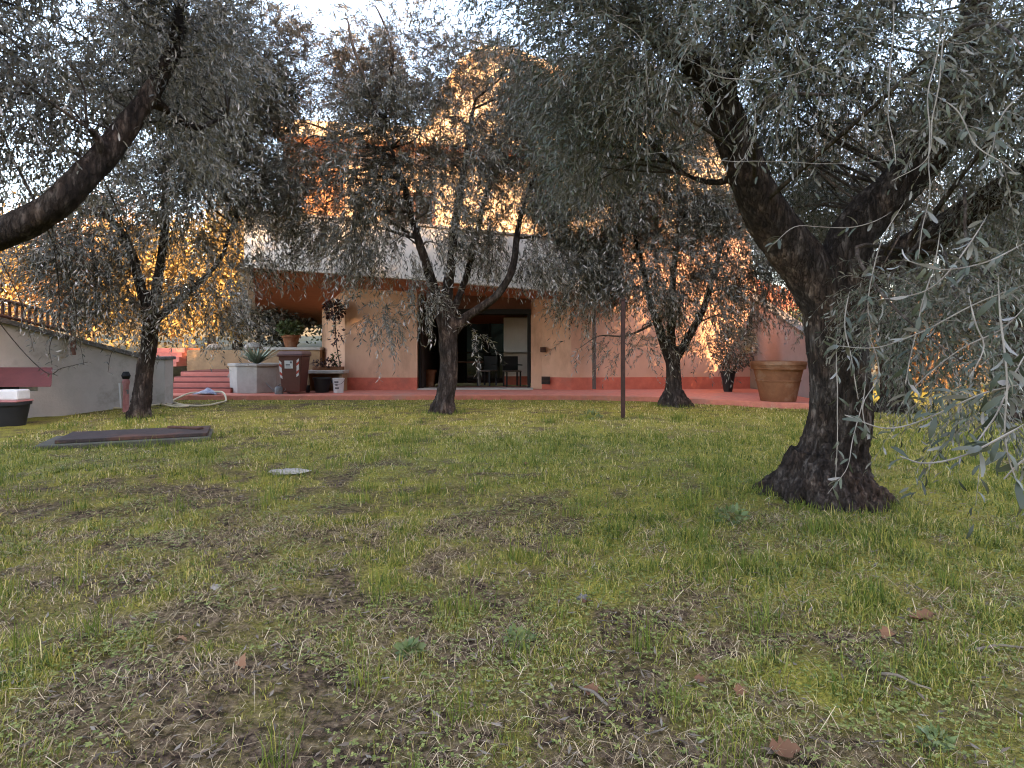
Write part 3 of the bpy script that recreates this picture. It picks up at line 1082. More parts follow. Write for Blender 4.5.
def foliage(root, limbs, clusters, dens, leaf=(.075, .016), nl=15, shoot=.46, noise_s=1.7, thr=.485, m='olive', detail=0, seed=0.0,
            droop=.55, angle=.68, branches=30, br=.02, stems=True, stem_r=.0032, extra=None):
    org, cen = in_ellipsoids(clusters, dens, noise_s, thr, seed)
    S = len(org)
    trunk_c = np.mean([P(*c[:3]) for c in clusters], 0)
    dirs = nrm(org - cen) * .7 + nrm(org - trunk_c) * .5 + rng.normal(0, .55, (S, 3)) + UP * .05
    L = rng.uniform(.6, 1.35, S) * shoot
    p, t, n, st = shoots(org, dirs, L, nl, droop, angle)
    tone = np.repeat(rng.normal(.45, .26, S) - .0 * L, nl) + rng.normal(0, .14, S * nl)
    if extra is not None:
        tone = np.concatenate([tone, rng.normal(.4, .25, len(extra[0]))])
        p, t, n = (np.concatenate([a, b]) for a, b in zip((p, t, n), extra[:3]))
    N = len(p)
    ln = rng.uniform(.7, 1.2, N) * leaf[0]
    wd = rng.uniform(.75, 1.2, N) * leaf[1]
    if extra is not None:
        ln[-len(extra[0]):] *= .82
        wd[-len(extra[0]):] *= .80
    leaves_mesh('crown', p, t, n, ln, wd, M[m], root, detail, tone=tone)
    if stems:
        pick = rng.uniform(size=S) < (1.0 if detail else .8)
        V, idx = ribbons(st[pick][:, ::max(1, nl // 5)], stem_r)
        raw_mesh('twigs', V, 4, idx, M['twig'] if detail else M['bark_far'], root)
    if branches:
        node = np.concatenate([l[0][len(l[0]) // 3:] for l in limbs[1:]] or [limbs[0][0][-6:]])
        mb = MB()
        sel = rng.choice(S, min(branches, S), replace=False)
        for i in sel:
            q = org[i]
            dd = np.linalg.norm(node - q, axis=1) + np.maximum(0, node[:, 2] - q[2]) * 1.2
            a = node[np.argmin(dd)]
            ln_ = np.linalg.norm(q - a)
            mid = a * .5 + q * .5 + UP * .12 * ln_ + rng.normal(0, .09, 3) * ln_
            mid2 = a * .2 + q * .8 + UP * .10 * ln_ + rng.normal(0, .07, 3) * ln_
            pts = catmull([a, mid, mid2, q], 4)
            mb.tube(pts, np.linspace(br * min(1.3, .4 + ln_ * .4), br * .22, len(pts)), 6)
        mb.build('branches', M['bark_far'], root, smooth=True)


def tree(label, limbs_px, clusters, dens, voxel, rough, roots, root_r, seed, cat='olive tree', group='olive trees in the garden', name='olive_tree', bark='bark_dark', slim=.92, wscale=1.0, root_h=1.0, **kw):
    limbs = [(p, r * wscale * (1.0 if i == 0 else slim)) for i, (p, r) in enumerate(limb(l) for l in limbs_px)]
    limbs = [(wobble(p, .10, seed + i * 3.1), r) for i, (p, r) in enumerate(limbs)]
    b = limbs[0][0][0].copy()
    b[2] = 0
    root = empty(name, b, label, cat, group)
    wood('trunk', limbs, root, M[bark], voxel, rough, roots, root_r, b, seed, root_h)
    foliage(root, limbs, clusters, dens, seed=seed, **kw)
    return root, limbs


# middle of the lawn
tree('olive tree in the middle of the lawn, its trunk before the dark doorway',
     [[(443, 418, 12, 24), (445, 400, 12, 17), (448, 370, 12, 15.5), (449, 340, 12, 16), (447, 318, 12, 15)],
      [(446, 335, 12, 13), (440, 308, 11.9, 11), (427, 265, 11.7, 9), (413, 222, 11.5, 7), (402, 180, 11.3, 5), (385, 130, 11.2, 3)],
      [(448, 335, 12, 13), (447, 300, 12, 11), (452, 255, 12, 9), (458, 205, 12.1, 8), (466, 150, 12.2, 6), (474, 100, 12.2, 3)],
      [(450, 335, 12, 12), (468, 316, 12, 9), (495, 297, 11.9, 8), (512, 268, 11.9, 7), (518, 230, 12, 6), (530, 190, 12.2, 4), (548, 150, 12.4, 2.5)],
      [(450, 320, 12, 8), (468, 270, 12.4, 6), (482, 210, 12.8, 5), (500, 150, 13, 3)]],
     [(330, 165, 12, 58, 45, 1.4, .5), (395, 150, 11.6, 65, 62, 1.4, .62), (475, 110, 12, 72, 62, 1.5, .72), (545, 150, 12.2, 70, 72, 1.5, .72),
      (345, 240, 11.6, 48, 34, 1.0, .45), (425, 215, 11.2, 50, 45, 1.0, .4), (505, 225, 12.6, 55, 52, 1.2, .55), (405, 55, 12, 75, 45, 1.3, .42),
      (330, 70, 11.6, 60, 50, 1.0, .22), (372, 318, 11.6, 32, 22, .45, .8), (345, 205, 11.4, 55, 40, 1.0, .4), (320, 70, 11.6, 40, 40, .9, .35), (360, 85, 11.8, 50, 45, 1.0, .45), (450, 160, 11.2, 50, 50, 1.0, .35), (385, 285, 11.6, 40, 22, .6, .4), (472, 338, 11.8, 10, 18, .2, .5), (300, 205, 12, 35, 40, .8, .7), (550, 240, 12.2, 40, 40, .9, .8), (430, 295, 11.5, 22, 16, .4, .6), (395, 235, 11.4, 55, 26, .8, .4), (500, 245, 12.3, 40, 25, .7, .4)],
     168, .025, .045, 7, .20, 2.0, wscale=.60, root_h=.75, leaf=(.115, .024), branches=70, br=.03)

# left of the lawn
tree('olive tree on the left of the lawn, between the grey wall and the red steps',
     [[(139, 424, 11, 17), (142, 400, 11, 12.5), (146, 365, 11, 11), (149, 335, 11, 10.5), (151, 312, 11, 11)],
      [(150, 322, 11, 9), (140, 285, 10.9, 7.5), (128, 245, 10.8, 6.5), (108, 215, 10.7, 5), (92, 203, 10.6, 3)],
      [(151, 322, 11, 9), (157, 285, 11, 7.5), (163, 240, 11, 6), (166, 180, 11.1, 5), (172, 110, 11.2, 3.5), (182, 50, 11.3, 2)],
      [(152, 324, 11, 7), (170, 308, 11, 6), (192, 290, 11, 5), (213, 270, 11.1, 4), (235, 225, 11.3, 2.5)]],
     [(150, 80, 11, 55, 70, 1.3), (215, 90, 11.2, 60, 75, 1.4), (235, 190, 11.2, 55, 55, 1.3), (185, 190, 11, 45, 60, 1.2), (262, 240, 11.3, 36, 30, .8, .35), (220, 285, 11, 40, 32, .8, .9), (200, 325, 11, 26, 12, .4, .4),
      (110, 160, 10.8, 45, 55, 1.0, .6), (85, 235, 10.6, 50, 42, .8, 1.0), (75, 285, 10.4, 42, 30, .7, .8), (112, 312, 10.6, 36, 24, .5, 1.0), (180, 250, 10.8, 40, 40, .7, .55), (195, 308, 11, 34, 24, .6, .6), (238, 285, 11.2, 30, 32, .6, .8), (252, 245, 11.3, 26, 26, .6, .6), (150, 230, 10.7, 30, 40, .6, .4), (262, 60, 11.2, 45, 60, 1.1, .7), (262, 160, 11.3, 24, 50, .9, .4), (15, 250, 10.4, 42, 26, .6, .5)],
     174, .025, .04, 6, .14, 11.0, wscale=.72, root_h=.7, leaf=(.115, .024), branches=60, br=.026)

# right of the middle, by the patio edge
tree('smaller olive tree by the patio edge, before the pinkish wall',
     [[(674, 408, 13.4, 22), (674, 396, 13.4, 13), (673, 372, 13.4, 10), (672, 352, 13.4, 11)],
      [(670, 360, 13.4, 8), (661, 335, 13.3, 7), (650, 300, 13.2, 5), (640, 255, 13.1, 4), (628, 200, 13, 2.5)],
      [(672, 360, 13.4, 8), (671, 325, 13.4, 6), (672, 280, 13.5, 5), (680, 220, 13.5, 3)],
      [(675, 360, 13.4, 7), (690, 335, 13.4, 6), (705, 305, 13.4, 5), (714, 270, 13.4, 4), (730, 215, 13.4, 2.5)]],
     [(605, 190, 13, 65, 70, 1.5, .75), (670, 170, 13.4, 72, 72, 1.6, .85), (730, 235, 13.4, 48, 55, 1.2), (640, 265, 13, 58, 45, 1.2), (700, 290, 13.4, 48, 35, 1.0, .8), (585, 275, 13, 35, 40, .9, .8),
      (640, 110, 13.4, 75, 45, 1.4, .8), (635, 345, 13, 50, 16, .5, .5), (580, 330, 12.6, 25, 22, .4, .35), (715, 335, 13.8, 40, 22, .6, .4), (560, 110, 13, 50, 50, 1.2, .4), (760, 280, 13.6, 30, 40, .8, .5)],
     162, .025, .04, 7, .26, 23.0, wscale=.74, root_h=.75, leaf=(.115, .024), branches=60, br=.026)

# beyond the big olive on the right
tree('olive tree in shade beyond the big gnarled olive, on sunlit grass',
     [[(895, 418, 12.2, 19), (895, 400, 12.2, 14), (894, 365, 12.2, 12.5), (893, 335, 12.2, 13)],
      [(893, 345, 12.2, 9), (878, 310, 12.2, 7), (862, 265, 12.3, 5), (850, 220, 12.4, 3)],
      [(895, 345, 12.2, 9), (908, 305, 12.2, 7), (925, 260, 12.2, 5), (945, 210, 12.2, 3)]],
     [(850, 170, 12.6, 70, 60, 1.4, .7), (860, 250, 12.4, 60, 55, 1.3, .6), (930, 240, 12.2, 70, 60, 1.4, .9), (900, 310, 12.2, 50, 28, .9, .6), (980, 290, 12.2, 50, 40, 1.0, .6), (830, 300, 13, 35, 30, .8, .5)],
     170, .03, .04, 6, .3, 31.0, leaf=(.115, .024), branches=30, br=.026)
tree('olive tree at the far right edge, seen behind hanging leaves',
     [[(1014, 428, 10.4, 22), (1012, 405, 10.4, 17), (1010, 365, 10.4, 15), (1014, 330, 10.4, 14)],
      [(1012, 340, 10.4, 10), (1000, 300, 10.4, 7), (985, 250, 10.4, 5), (975, 200, 10.4, 3)],
      [(1014, 340, 10.4, 10), (1030, 300, 10.4, 7), (1050, 250, 10.4, 5), (1070, 200, 10.4, 3)]],
     [(985, 240, 10.4, 60, 55, 1.2, .8), (1050, 230, 10.4, 70, 70, 1.3, .8), (1000, 310, 10.4, 50, 28, .8, .6)],
     170, .03, .04, 6, .3, 37.0, leaf=(.115, .024), branches=24, br=.026)

# sprigs hanging before the grey wall, from the near left olive
sp, st_, sn, sprig_lines = [], [], [], []
for pl_px in ([(-60, 150, 4.4), (-20, 220, 4.7), (20, 300, 5), (30, 335, 5), (34, 352, 5)], [(-60, 240, 4.5), (5, 330, 4.8), (45, 372, 4.8), (62, 368, 4.8), (88, 362, 4.8)], [(40, 215, 4.6), (70, 280, 5), (78, 330, 5.2), (84, 365, 5.2)], [(100, 170, 4.4), (135, 260, 5), (130, 330, 5.4), (112, 352, 5.4), (108, 372, 5.4)], [(50, 210, 4.4), (60, 310, 5), (50, 345, 5), (52, 365, 5)]):
    pts = catmull([P(*q) for q in pl_px], 6)
    sprig_lines.append(pts)
    for j in range(22):
        u = .45 + .55 * j / 21
        q = pts[min(len(pts) - 1, int(u * (len(pts) - 1)))]
        a = j * 2.1
        sp.append(q)
        st_.append(nrm(np.array([math.cos(a), .5 * math.sin(a), -.35 + rng.normal(0, .3)])))
        sn.append(UP + rng.normal(0, .4, 3))
# near left: trunk out of frame, limb crossing the corner
lf, _ = tree('near olive tree whose thick bare limb crosses the upper left corner',
     [[(-190, 980, 4.0, 34), (-185, 850, 4.0, 26), (-165, 600, 4.0, 24), (-130, 380, 4.0, 23)],
      [(-135, 420, 4.0, 22), (-95, 300, 4.0, 20), (-40, 252, 4.0, 18), (10, 230, 4.05, 17), (62, 200, 4.1, 16), (100, 160, 4.2, 14.5), (128, 125, 4.3, 12.5), (152, 92, 4.4, 10), (172, 45, 4.5, 8), (185, -10, 4.6, 5)],
      [(98, 165, 4.2, 6), (104, 148, 4.15, 5), (100, 135, 4.1, 4), (95, 128, 4.05, 3)],
      [(150, 100, 4.4, 7), (170, 110, 4.5, 5), (195, 128, 4.7, 3.5), (225, 120, 4.9, 2)],
      [(-120, 420, 4.0, 18), (-140, 250, 4.1, 14), (-110, 120, 4.1, 10), (-40, 20, 4.0, 6), (10, -40, 4.0, 4)]],
     [(40, 55, 4.3, 95, 70, .8, .9), (150, 30, 4.7, 90, 60, .8), (0, 130, 4.2, 70, 45, .6, .8), (205, 70, 4.9, 55, 60, .7, .8), (90, 110, 4.8, 70, 40, .5, .5), (30, 190, 4.6, 55, 25, .5, .25), (190, 130, 5, 40, 40, .5, .6), (60, -60, 4.3, 150, 60, 1.2, .5), (-110, 60, 4.2, 80, 90, .8, .6)],
     640, .014, .045, 6, .5, 41.0, leaf=(.062, .0125), nl=12, shoot=.3, noise_s=2.6, thr=.45, branches=110, br=.014, detail=1, stem_r=.0016, extra=(np.array(sp), np.array(st_), np.array(sn)))
for pts in sprig_lines:
    MB().tube(pts, np.linspace(.005, .002, len(pts)), 5).build('hanging_twig', M['bark_far'], lf, smooth=True)

# ------------------------------------------------------------------ the big gnarled olive on the right
R_limbs = [
    [(824, 512, 5.0, 52), (826, 488, 5.0, 42), (832, 455, 5.0, 34), (838, 415, 5.0, 30), (838, 365, 5.0, 28), (835, 315, 5.0, 29), (830, 285, 5.0, 30)],
    [(836, 325, 5.0, 24), (812, 278, 4.95, 25), (785, 240, 4.9, 24), (762, 205, 4.8, 22), (742, 160, 4.7, 20), (722, 112, 4.6, 18), (700, 70, 4.5, 15), (662, 38, 4.4, 11), (610, 8, 4.3, 8), (560, -20, 4.2, 5)],
    [(838, 320, 5.0, 24), (840, 270, 5.0, 24), (856, 228, 4.95, 23), (895, 188, 4.85, 22), (930, 150, 4.75, 21), (952, 110, 4.65, 19), (962, 55, 4.5, 17), (975, -5, 4.4, 13)],
    [(846, 300, 5.0, 17), (880, 268, 4.9, 16), (925, 240, 4.7, 16), (975, 208, 4.5, 15), (1030, 168, 4.3, 13), (1085, 120, 4.1, 9)],
    [(740, 175, 4.75, 6), (718, 182, 4.8, 4.5), (690, 176, 4.9, 3.2), (655, 150, 5.0, 2.2), (625, 118, 5.1, 1.4)],
    [(722, 115, 4.6, 9), (735, 70, 4.5, 7), (760, 20, 4.4, 5), (775, -30, 4.3, 3)],
    [(940, 140, 4.75, 8), (985, 110, 4.4, 6), (1020, 70, 4.0, 4), (1050, 20, 3.7, 3)],
]
# explicit hanging twigs near the lens: (polyline of px, py, distance), leaves per metre, leaf size
near_twigs = [
    ([(893, -10, 1.6), (892, 60, 1.6), (888, 120, 1.58), (893, 165, 1.55)], 8, .05),
    ([(948, -10, 1.5), (936, 50, 1.5), (928, 110, 1.48), (925, 165, 1.46), (929, 210, 1.45), (918, 258, 1.44)], 16, .05),
    ([(955, 5, 1.4), (938, 70, 1.4), (936, 115, 1.4), (928, 160, 1.4), (895, 178, 1.42)], 14, .05),
    ([(930, 92, 1.35), (958, 112, 1.3), (975, 145, 1.27), (998, 162, 1.24), (1013, 175, 1.22)], 26, .055),
    ([(640, 152, 2.6), (720, 160, 2.5), (800, 163, 2.4), (900, 158, 2.3)], 14, .055),
    ([(680, 60, 2.2), (730, 80, 2.2), (790, 74, 2.1), (850, 60, 2.1), (930, 90, 2.0)], 22, .06),
    ([(740, 90, 2.4), (756, 110, 2.4), (748, 150, 2.4), (735, 165, 2.4)], 18, .06),
    ([(1030, 285, 1.15), (967, 310, 1.2), (915, 336, 1.25), (872, 348, 1.3), (828, 343, 1.35)], 26, .05),
    ([(851, 290, 1.5), (845, 330, 1.48), (850, 370, 1.46), (856, 400, 1.45)], 14, .05),
    ([(968, 295, 1.15), (975, 325, 1.13), (981, 350, 1.12), (968, 377, 1.1)], 18, .055),
    ([(1030, 382, 1.0), (985, 394, 1.0), (940, 412, 1.02), (885, 425, 1.05), (845, 417, 1.08)], 30, .052),
    ([(1030, 340, .98), (1003, 402, .95), (985, 428, .93), (975, 442, .92)], 34, .052),
    ([(838, 340, 1.8), (837, 400, 1.78), (838, 440, 1.76), (836, 478, 1.74)], 12, .05),
    ([(866, 372, 1.9), (858, 420, 1.85), (848, 460, 1.8), (826, 492, 1.78)], 26, .055),
    ([(870, 330, 1.5), (880, 372, 1.5), (862, 405, 1.45), (868, 440, 1.43)], 30, .055),
    ([(1000, 270, .95), (1002, 330, .94), (1004, 390, .92), (1010, 450, .9), (1022, 490, .88)], 34, .055),
    ([(1030, 420, .85), (1000, 436, .85), (960, 455, .86), (920, 462, .88), (893, 455, .9)], 40, .05),
    ([(940, 230, 1.3), (930, 280, 1.3), (920, 330, 1.28), (908, 385, 1.25)], 34, .055),
    ([(985, 215, 1.3), (960, 260, 1.25), (925, 290, 1.25), (880, 300, 1.3)], 34, .06),
    ([(1030, 240, 1.2), (985, 262, 1.2), (940, 270, 1.2), (905, 262, 1.22)], 40, .06),
    ([(905, 200, 1.6), (880, 250, 1.6), (868, 300, 1.6), (872, 340, 1.6)], 30, .06),
    ([(1030, 300, 1.3), (1000, 330, 1.3), (960, 350, 1.3), (925, 380, 1.32), (900, 420, 1.35)], 40, .06),
    ([(1030, 455, .9), (1012, 470, .9), (1000, 482, .9)], 40, .05),
    ([(890, 210, 1.8), (850, 230, 1.8), (800, 225, 1.8), (770, 245, 1.8)], 14, .055),
    ([(700, 30, 2.3), (675, 70, 2.3), (665, 110, 2.3)], 30, .06),
    ([(780, 20, 2.2), (800, 60, 2.2), (860, 82, 2.1)], 30, .06),
    ([(840, 20, 1.9), (880, 40, 1.9), (920, 30, 1.85), (960, 45, 1.8), (1000, 20, 1.75)], 36, .06),
    ([(1030, 90, 1.3), (1000, 120, 1.3), (985, 160, 1.3)], 40, .06),
    ([(600, 10, 2.6), (640, 40, 2.6), (650, 90, 2.6)], 30, .06),
    ([(690, 0, 2.2), (700, 35, 2.2)], 30, .06),
]
tw_lines = []
ep, et, en = [], [], []
for k, (pl_px, per_m, sz) in enumerate(near_twigs):
    pts = catmull([P(*q) for q in pl_px], 7)
    pts = pts + (np.stack([vnoise(pts * 9 + k, 71), vnoise(pts * 9 + k, 72), vnoise(pts * 9 + k, 73)], -1) - .5) * .02
    tw_lines.append(pts)
    seg = np.linalg.norm(np.diff(pts, axis=0), axis=1)
    cum = np.concatenate([[0], np.cumsum(seg)])
    nlv = max(3, int(cum[-1] * per_m * 1.3))
    for j, s_ in enumerate(np.sort(rng.uniform(.05, 1, nlv)) * cum[-1]):
        q = np.array([np.interp(s_, cum, pts[:, c]) for c in range(3)])
        i = min(len(pts) - 2, np.searchsorted(cum, s_) - 1 if s_ > 0 else 0)
        tg = nrm(pts[i + 1] - pts[i])
        for sd in ((0, 1) if rng.uniform() < .5 else (0,)):
            a = j * 1.57 + sd * math.pi + rng.normal(0, .4)
            s0 = nrm(np.cross(tg, UP + .02))
            s1 = np.cross(tg, s0)
            o_ = s0 * math.cos(a) + s1 * math.sin(a)
            an = rng.normal(.85, .25)
            ep.append(q)
            et.append(nrm(tg * math.cos(an) + o_ * math.sin(an) - UP * .25))
            en.append(UP * .7 + rng.normal(0, .5, 3) - np.array([0, .25, 0]))
extra = (np.array(ep), np.array(et), np.array(en))
rt_, rl_ = tree('big gnarled olive tree with dark flared trunk and leaves hanging close by',
     R_limbs,
     [(600, 40, 4.3, 75, 50, 1.0, .9), (695, 15, 4.2, 80, 45, 1.0, .9), (800, 30, 4.7, 80, 48, 1.0, .8), (900, 45, 4.6, 60, 45, .8, .5), (990, 60, 3.9, 65, 70, .8, .6), (665, 118, 5.0, 55, 48, .8, .9), (615, 125, 5.2, 50, 48, .8, .7), (800, 140, 6.0, 60, 55, .8, 1.1), (815, 205, 6.4, 45, 38, .8, 1.3), (760, 110, 5.6, 40, 50, .7, .8), (870, 130, 6.0, 40, 50, .6, .6), (975, 110, 5.4, 55, 85, .8, .8), (925, 25, 5.2, 60, 35, .8, .7),
      (1000, 210, 4.2, 45, 45, .6, .5), (945, 285, 3.6, 60, 38, .5, 1.0), (1005, 320, 3.0, 45, 60, .5, 1.0), (925, 335, 3.6, 45, 40, .5, .8), (975, 385, 2.6, 45, 30, .35, .7), (885, 300, 4.0, 30, 45, .5, .5),
      (640, 50, 3.4, 75, 50, .5, .6), (745, 5, 3.0, 75, 40, .45, .45), (820, 50, 2.8, 70, 45, .4, .5), (900, 20, 2.6, 70, 40, .4, .3), (1000, 80, 2.5, 40, 75, .4, .4),  (590, 150, 4.6, 45, 45, .7, .6), (1008, 410, 1.8, 26, 28, .18, .5), (575, 90, 5.0, 50, 45, .9, .7), (760, -70, 4.2, 330, 60, 1.6, .45), (1080, 100, 3.6, 70, 140, 1.0, .5), (530, 20, 4.6, 50, 40, .7, .5)],
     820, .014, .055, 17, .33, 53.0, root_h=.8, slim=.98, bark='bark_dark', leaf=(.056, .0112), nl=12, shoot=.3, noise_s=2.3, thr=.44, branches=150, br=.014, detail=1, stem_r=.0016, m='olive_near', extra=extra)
for pts in tw_lines:
    MB().tube(pts, .0003 + .0015 * np.minimum(1, 5 * np.linspace(0, 1, len(pts))) * np.linspace(1, .45, len(pts)), 5).build('hanging_twig', M['twig'], rt_, smooth=True)

# ------------------------------------------------------------------ trees beyond the garden, in the sun
def back_tree(label, name, x, y, h, r, m, n, zb, leaf=.17):
    root = empty(name, (x, y, zb), label, 'tree', 'trees beyond the garden')
    mb = MB()
    b = np.array([x, y, zb - .3])
    for k in range(6):
        a = k * 1.05 + rng.uniform(0, 1)
        e = b + np.array([math.cos(a) * r * .6, math.sin(a) * r * .6, h * rng.uniform(.65, .92)])
        pts = catmull([b + (rng.normal(0, .03), rng.normal(0, .03), 0), b + (0, 0, h * .3), b * .6 + e * .4 + (0, 0, h * .1), e], 4)
        mb.tube(pts, np.linspace(.11 + h * .008, .02, len(pts)), 7)
    mb.build('trunk', M['bark_far'], root, smooth=True)
    nb = 24
    n = int(n * 1.5)
    cs = np.array([x, y, zb + h * .52]) + nrm(rng.normal(size=(nb, 3))) * np.array([r * .85, r * .7, h * .42]) * rng.uniform(.3, 1, (nb, 1))
    c = cs[rng.integers(0, nb, n)]
    p = c + rng.normal(size=(n, 3)) * np.array([r * .24, r * .24, h * .09])
    t = rng.normal(size=(n, 3)) + (0, 0, -.3)
    nn = rng.normal(size=(n, 3)) * .7 + UP * .6 + np.array([0, -.6, 0])
    leaves_mesh('crown', p, t, nn, rng.uniform(.6, 1.2, n) * leaf, rng.uniform(.6, 1.2, n) * leaf * .55, M[m], root)


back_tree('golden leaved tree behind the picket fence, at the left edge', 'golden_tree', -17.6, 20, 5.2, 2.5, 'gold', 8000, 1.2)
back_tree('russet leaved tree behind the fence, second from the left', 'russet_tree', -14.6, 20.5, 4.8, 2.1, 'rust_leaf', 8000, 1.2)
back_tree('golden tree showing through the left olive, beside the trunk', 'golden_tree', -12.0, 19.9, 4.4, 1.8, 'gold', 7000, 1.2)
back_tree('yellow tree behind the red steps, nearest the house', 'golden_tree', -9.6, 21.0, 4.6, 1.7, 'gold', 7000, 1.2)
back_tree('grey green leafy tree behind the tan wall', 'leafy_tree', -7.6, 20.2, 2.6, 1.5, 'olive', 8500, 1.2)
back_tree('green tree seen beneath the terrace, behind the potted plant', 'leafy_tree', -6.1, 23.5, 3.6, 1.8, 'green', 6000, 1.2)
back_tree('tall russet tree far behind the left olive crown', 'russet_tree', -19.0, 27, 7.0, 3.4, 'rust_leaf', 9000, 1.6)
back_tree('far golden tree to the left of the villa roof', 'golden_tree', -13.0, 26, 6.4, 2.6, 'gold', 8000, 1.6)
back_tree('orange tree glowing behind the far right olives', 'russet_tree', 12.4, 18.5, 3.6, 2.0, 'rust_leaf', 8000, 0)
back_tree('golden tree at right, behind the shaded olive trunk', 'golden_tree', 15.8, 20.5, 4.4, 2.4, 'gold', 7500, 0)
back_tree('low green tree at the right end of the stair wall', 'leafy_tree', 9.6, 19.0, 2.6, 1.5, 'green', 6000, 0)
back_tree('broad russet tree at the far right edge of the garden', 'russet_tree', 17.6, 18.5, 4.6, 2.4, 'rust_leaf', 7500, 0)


# ------------------------------------------------------------------ patio things
def blades_plant(root, base, n, L, W, m, spread=1.0, up=.8, name='leaf_rosette', seg=5, arch=.5):
    V, Fq, tone = [], [], []
    for k in range(n):
        a = k * 2.4 + rng.normal(0, .2)
        el = rng.uniform(.25, 1.0) * up
        d = np.array([math.cos(a) * spread, math.sin(a) * spread, .35 + el * 1.6])
        d = d / np.linalg.norm(d)
        s = np.array([-math.sin(a), math.cos(a), 0])
        l = L * rng.uniform(.7, 1.1)
        tn = rng.uniform(0, 1)
        b = len(V)
        for i in range(seg + 1):
            t = i / seg
            c = base + d * l * t + np.array([math.cos(a), math.sin(a), 0]) * arch * l * t * t * .35 - UP * arch * l * t * t * .4
            w = W * (1 - t) ** .7 * (.7 + .6 * min(1, t * 4)) * .5 + .0008
            V += [c - s * w, c + s * w]
            tone += [tn, tn]
        for i in range(seg):
            q = b + i * 2
            Fq.append((q, q + 1, q + 3, q + 2))
    return raw_mesh(name, np.array(V), 4, np.array(Fq), m, root, tone=np.array(tone), smooth=True)


def leaf_clump(root, c, r, n, leaf, m, name='foliage'):
    c = np.array(c)
    r = np.array(r)
    u = nrm(rng.normal(size=(n, 3))) * rng.uniform(.2, 1, (n, 1)) ** .5
    p = c + u * r
    t = u + rng.normal(0, .5, (n, 3))
    nn = UP + rng.normal(0, .5, (n, 3)) - np.array([0, .3, 0])
    return leaves_mesh(name, p, t, nn, rng.uniform(.7, 1.2, n) * leaf, rng.uniform(.7, 1.2, n) * leaf * .5, M[m], root)


# octagonal planter with spiky plant
pc = np.array([PX(257, 16.25), 16.25, PZ])
PLN = empty('planter', pc, 'pale octagonal concrete planter beside the brown bin', 'planter')
MB().lathe([(.66, 0), (.69, .70), (.60, .70), (.58, .60)], pc, 8, math.pi / 8).build('tub', M['concrete'], PLN, bevel=.012)
MB().lathe([(.72, .70), (.73, .77), (.58, .77), (.58, .70)], pc, 8, math.pi / 8).build('rim', M['concrete'], PLN, bevel=.012)
MB().lathe([(.57, .6), (.57, .72), (.3, .745)], pc, 16).build('soil', M['soil'], PLN)
ap = pc + np.array([0, 0, .77])
AG = empty('agave', ap, 'spiky grey green succulent growing in the octagonal planter', 'plant')
blades_plant(AG, ap - UP * .03, 60, .78, .075, M['agave'], spread=1.25, arch=.22)

# wheelie bin
bp_ = np.array([PX(294.5, 15.6), 15.6, PZ])
BN = empty('wheelie_bin', bp_, 'brown wheelie bin with white label and red and white tape', 'bin')
bd = MB()
bd.hexa([(-.24, -.25, .05), (.24, -.25, .05), (.24, .22, .05), (-.24, .22, .05)], [(-.30, -.33, .98), (.30, -.33, .98), (.30, .33, .98), (-.30, .33, .98)])
bd.box((0, 0, .985), (.66, .72, .05))
bd.build('body', M['bin'], BN, bevel=.02, local=True)
lid = MB()
lid.hexa([(-.34, -.37, 1.015), (.34, -.37, 1.015), (.34, .37, 1.015), (-.34, .37, 1.015)], [(-.28, -.28, 1.10), (.28, -.28, 1.10), (.30, .34, 1.10), (-.30, .34, 1.10)])
lid = lid.build('lid', M['bin_lid'], BN, bevel=.02, local=True)
MB().tube([(-.26, .42, 1.04), (.26, .42, 1.04)], .02, 8).build('handle', M['black_plastic'], BN, local=True)
for sx in (-1, 1):
    wh = MB().tube([(sx * .22, .27, .10), (sx * .29, .27, .10)], .10, 18).build('wheel', M['black_plastic'], BN, local=True)


def on_front(x, z):      # slightly proud of the leaning front face
    t = (z - .05) / .93
    return np.array([x, -.25 - .08 * t - .006, z])


def front_patch(x0, x1, z0, z1, m, name, skew=0.0, parent=None, dy=0.0):
    q = [on_front(x0, z0), on_front(x1, z0 + skew), on_front(x1, z1 + skew), on_front(x0, z1)]
    return MB().slab([a + (0, dy, 0) for a in q], (0, .004, 0)).build(name, m, parent, local=True)


lb = front_patch(-.14, .07, .66, .86, M['label'], 'label_sticker', parent=BN)
front_patch(-.11, .00, .735, .77, M['ink'], 'print', parent=lb, dy=-.004)
front_patch(-.11, .02, .69, .705, M['ink'], 'print', parent=lb, dy=-.004)
front_patch(.0, .05, .79, .84, M['ink'], 'print', parent=lb, dy=-.004)
for x0, x1, sk in ((-.265, -.205, -.05), (.155, .215, .05)):
    for k in range(6):
        z0 = .44 + .072 * k
        front_patch(x0 + .012 * (k if x0 > 0 else -k) * .25, x1 + .012 * (k if x0 > 0 else -k) * .25, z0, z0 + .068, M['red_tape'] if k in (1, 4) else M['label'], 'reflective_tape', sk, BN)

# watering can between planter and bin
wc_ = np.array([PX(279, 15.35), 15.35, PZ])
WC = empty('watering_can', wc_, 'galvanised watering can with long spout by the planter', 'watering can')
MB().lathe([(.10, 0), (.105, .02), (.105, .15), (.085, .19), (.06, .2)], wc_, 20).build('body', M['grey_metal'], WC, smooth=True)
MB().tube([wc_ + (-.09, 0, .05), wc_ + (-.22, 0, .17), wc_ + (-.34, 0, .30)], [.025, .018, .014], 10).build('spout', M['grey_metal'], WC, smooth=True)
MB().tube(catmull([wc_ + (.09, 0, .06), wc_ + (.17, 0, .12), wc_ + (.14, 0, .22), wc_ + (.02, 0, .25), wc_ + (-.05, 0, .19)], 4), .01, 8).build('handle', M['grey_metal'], WC, smooth=True)

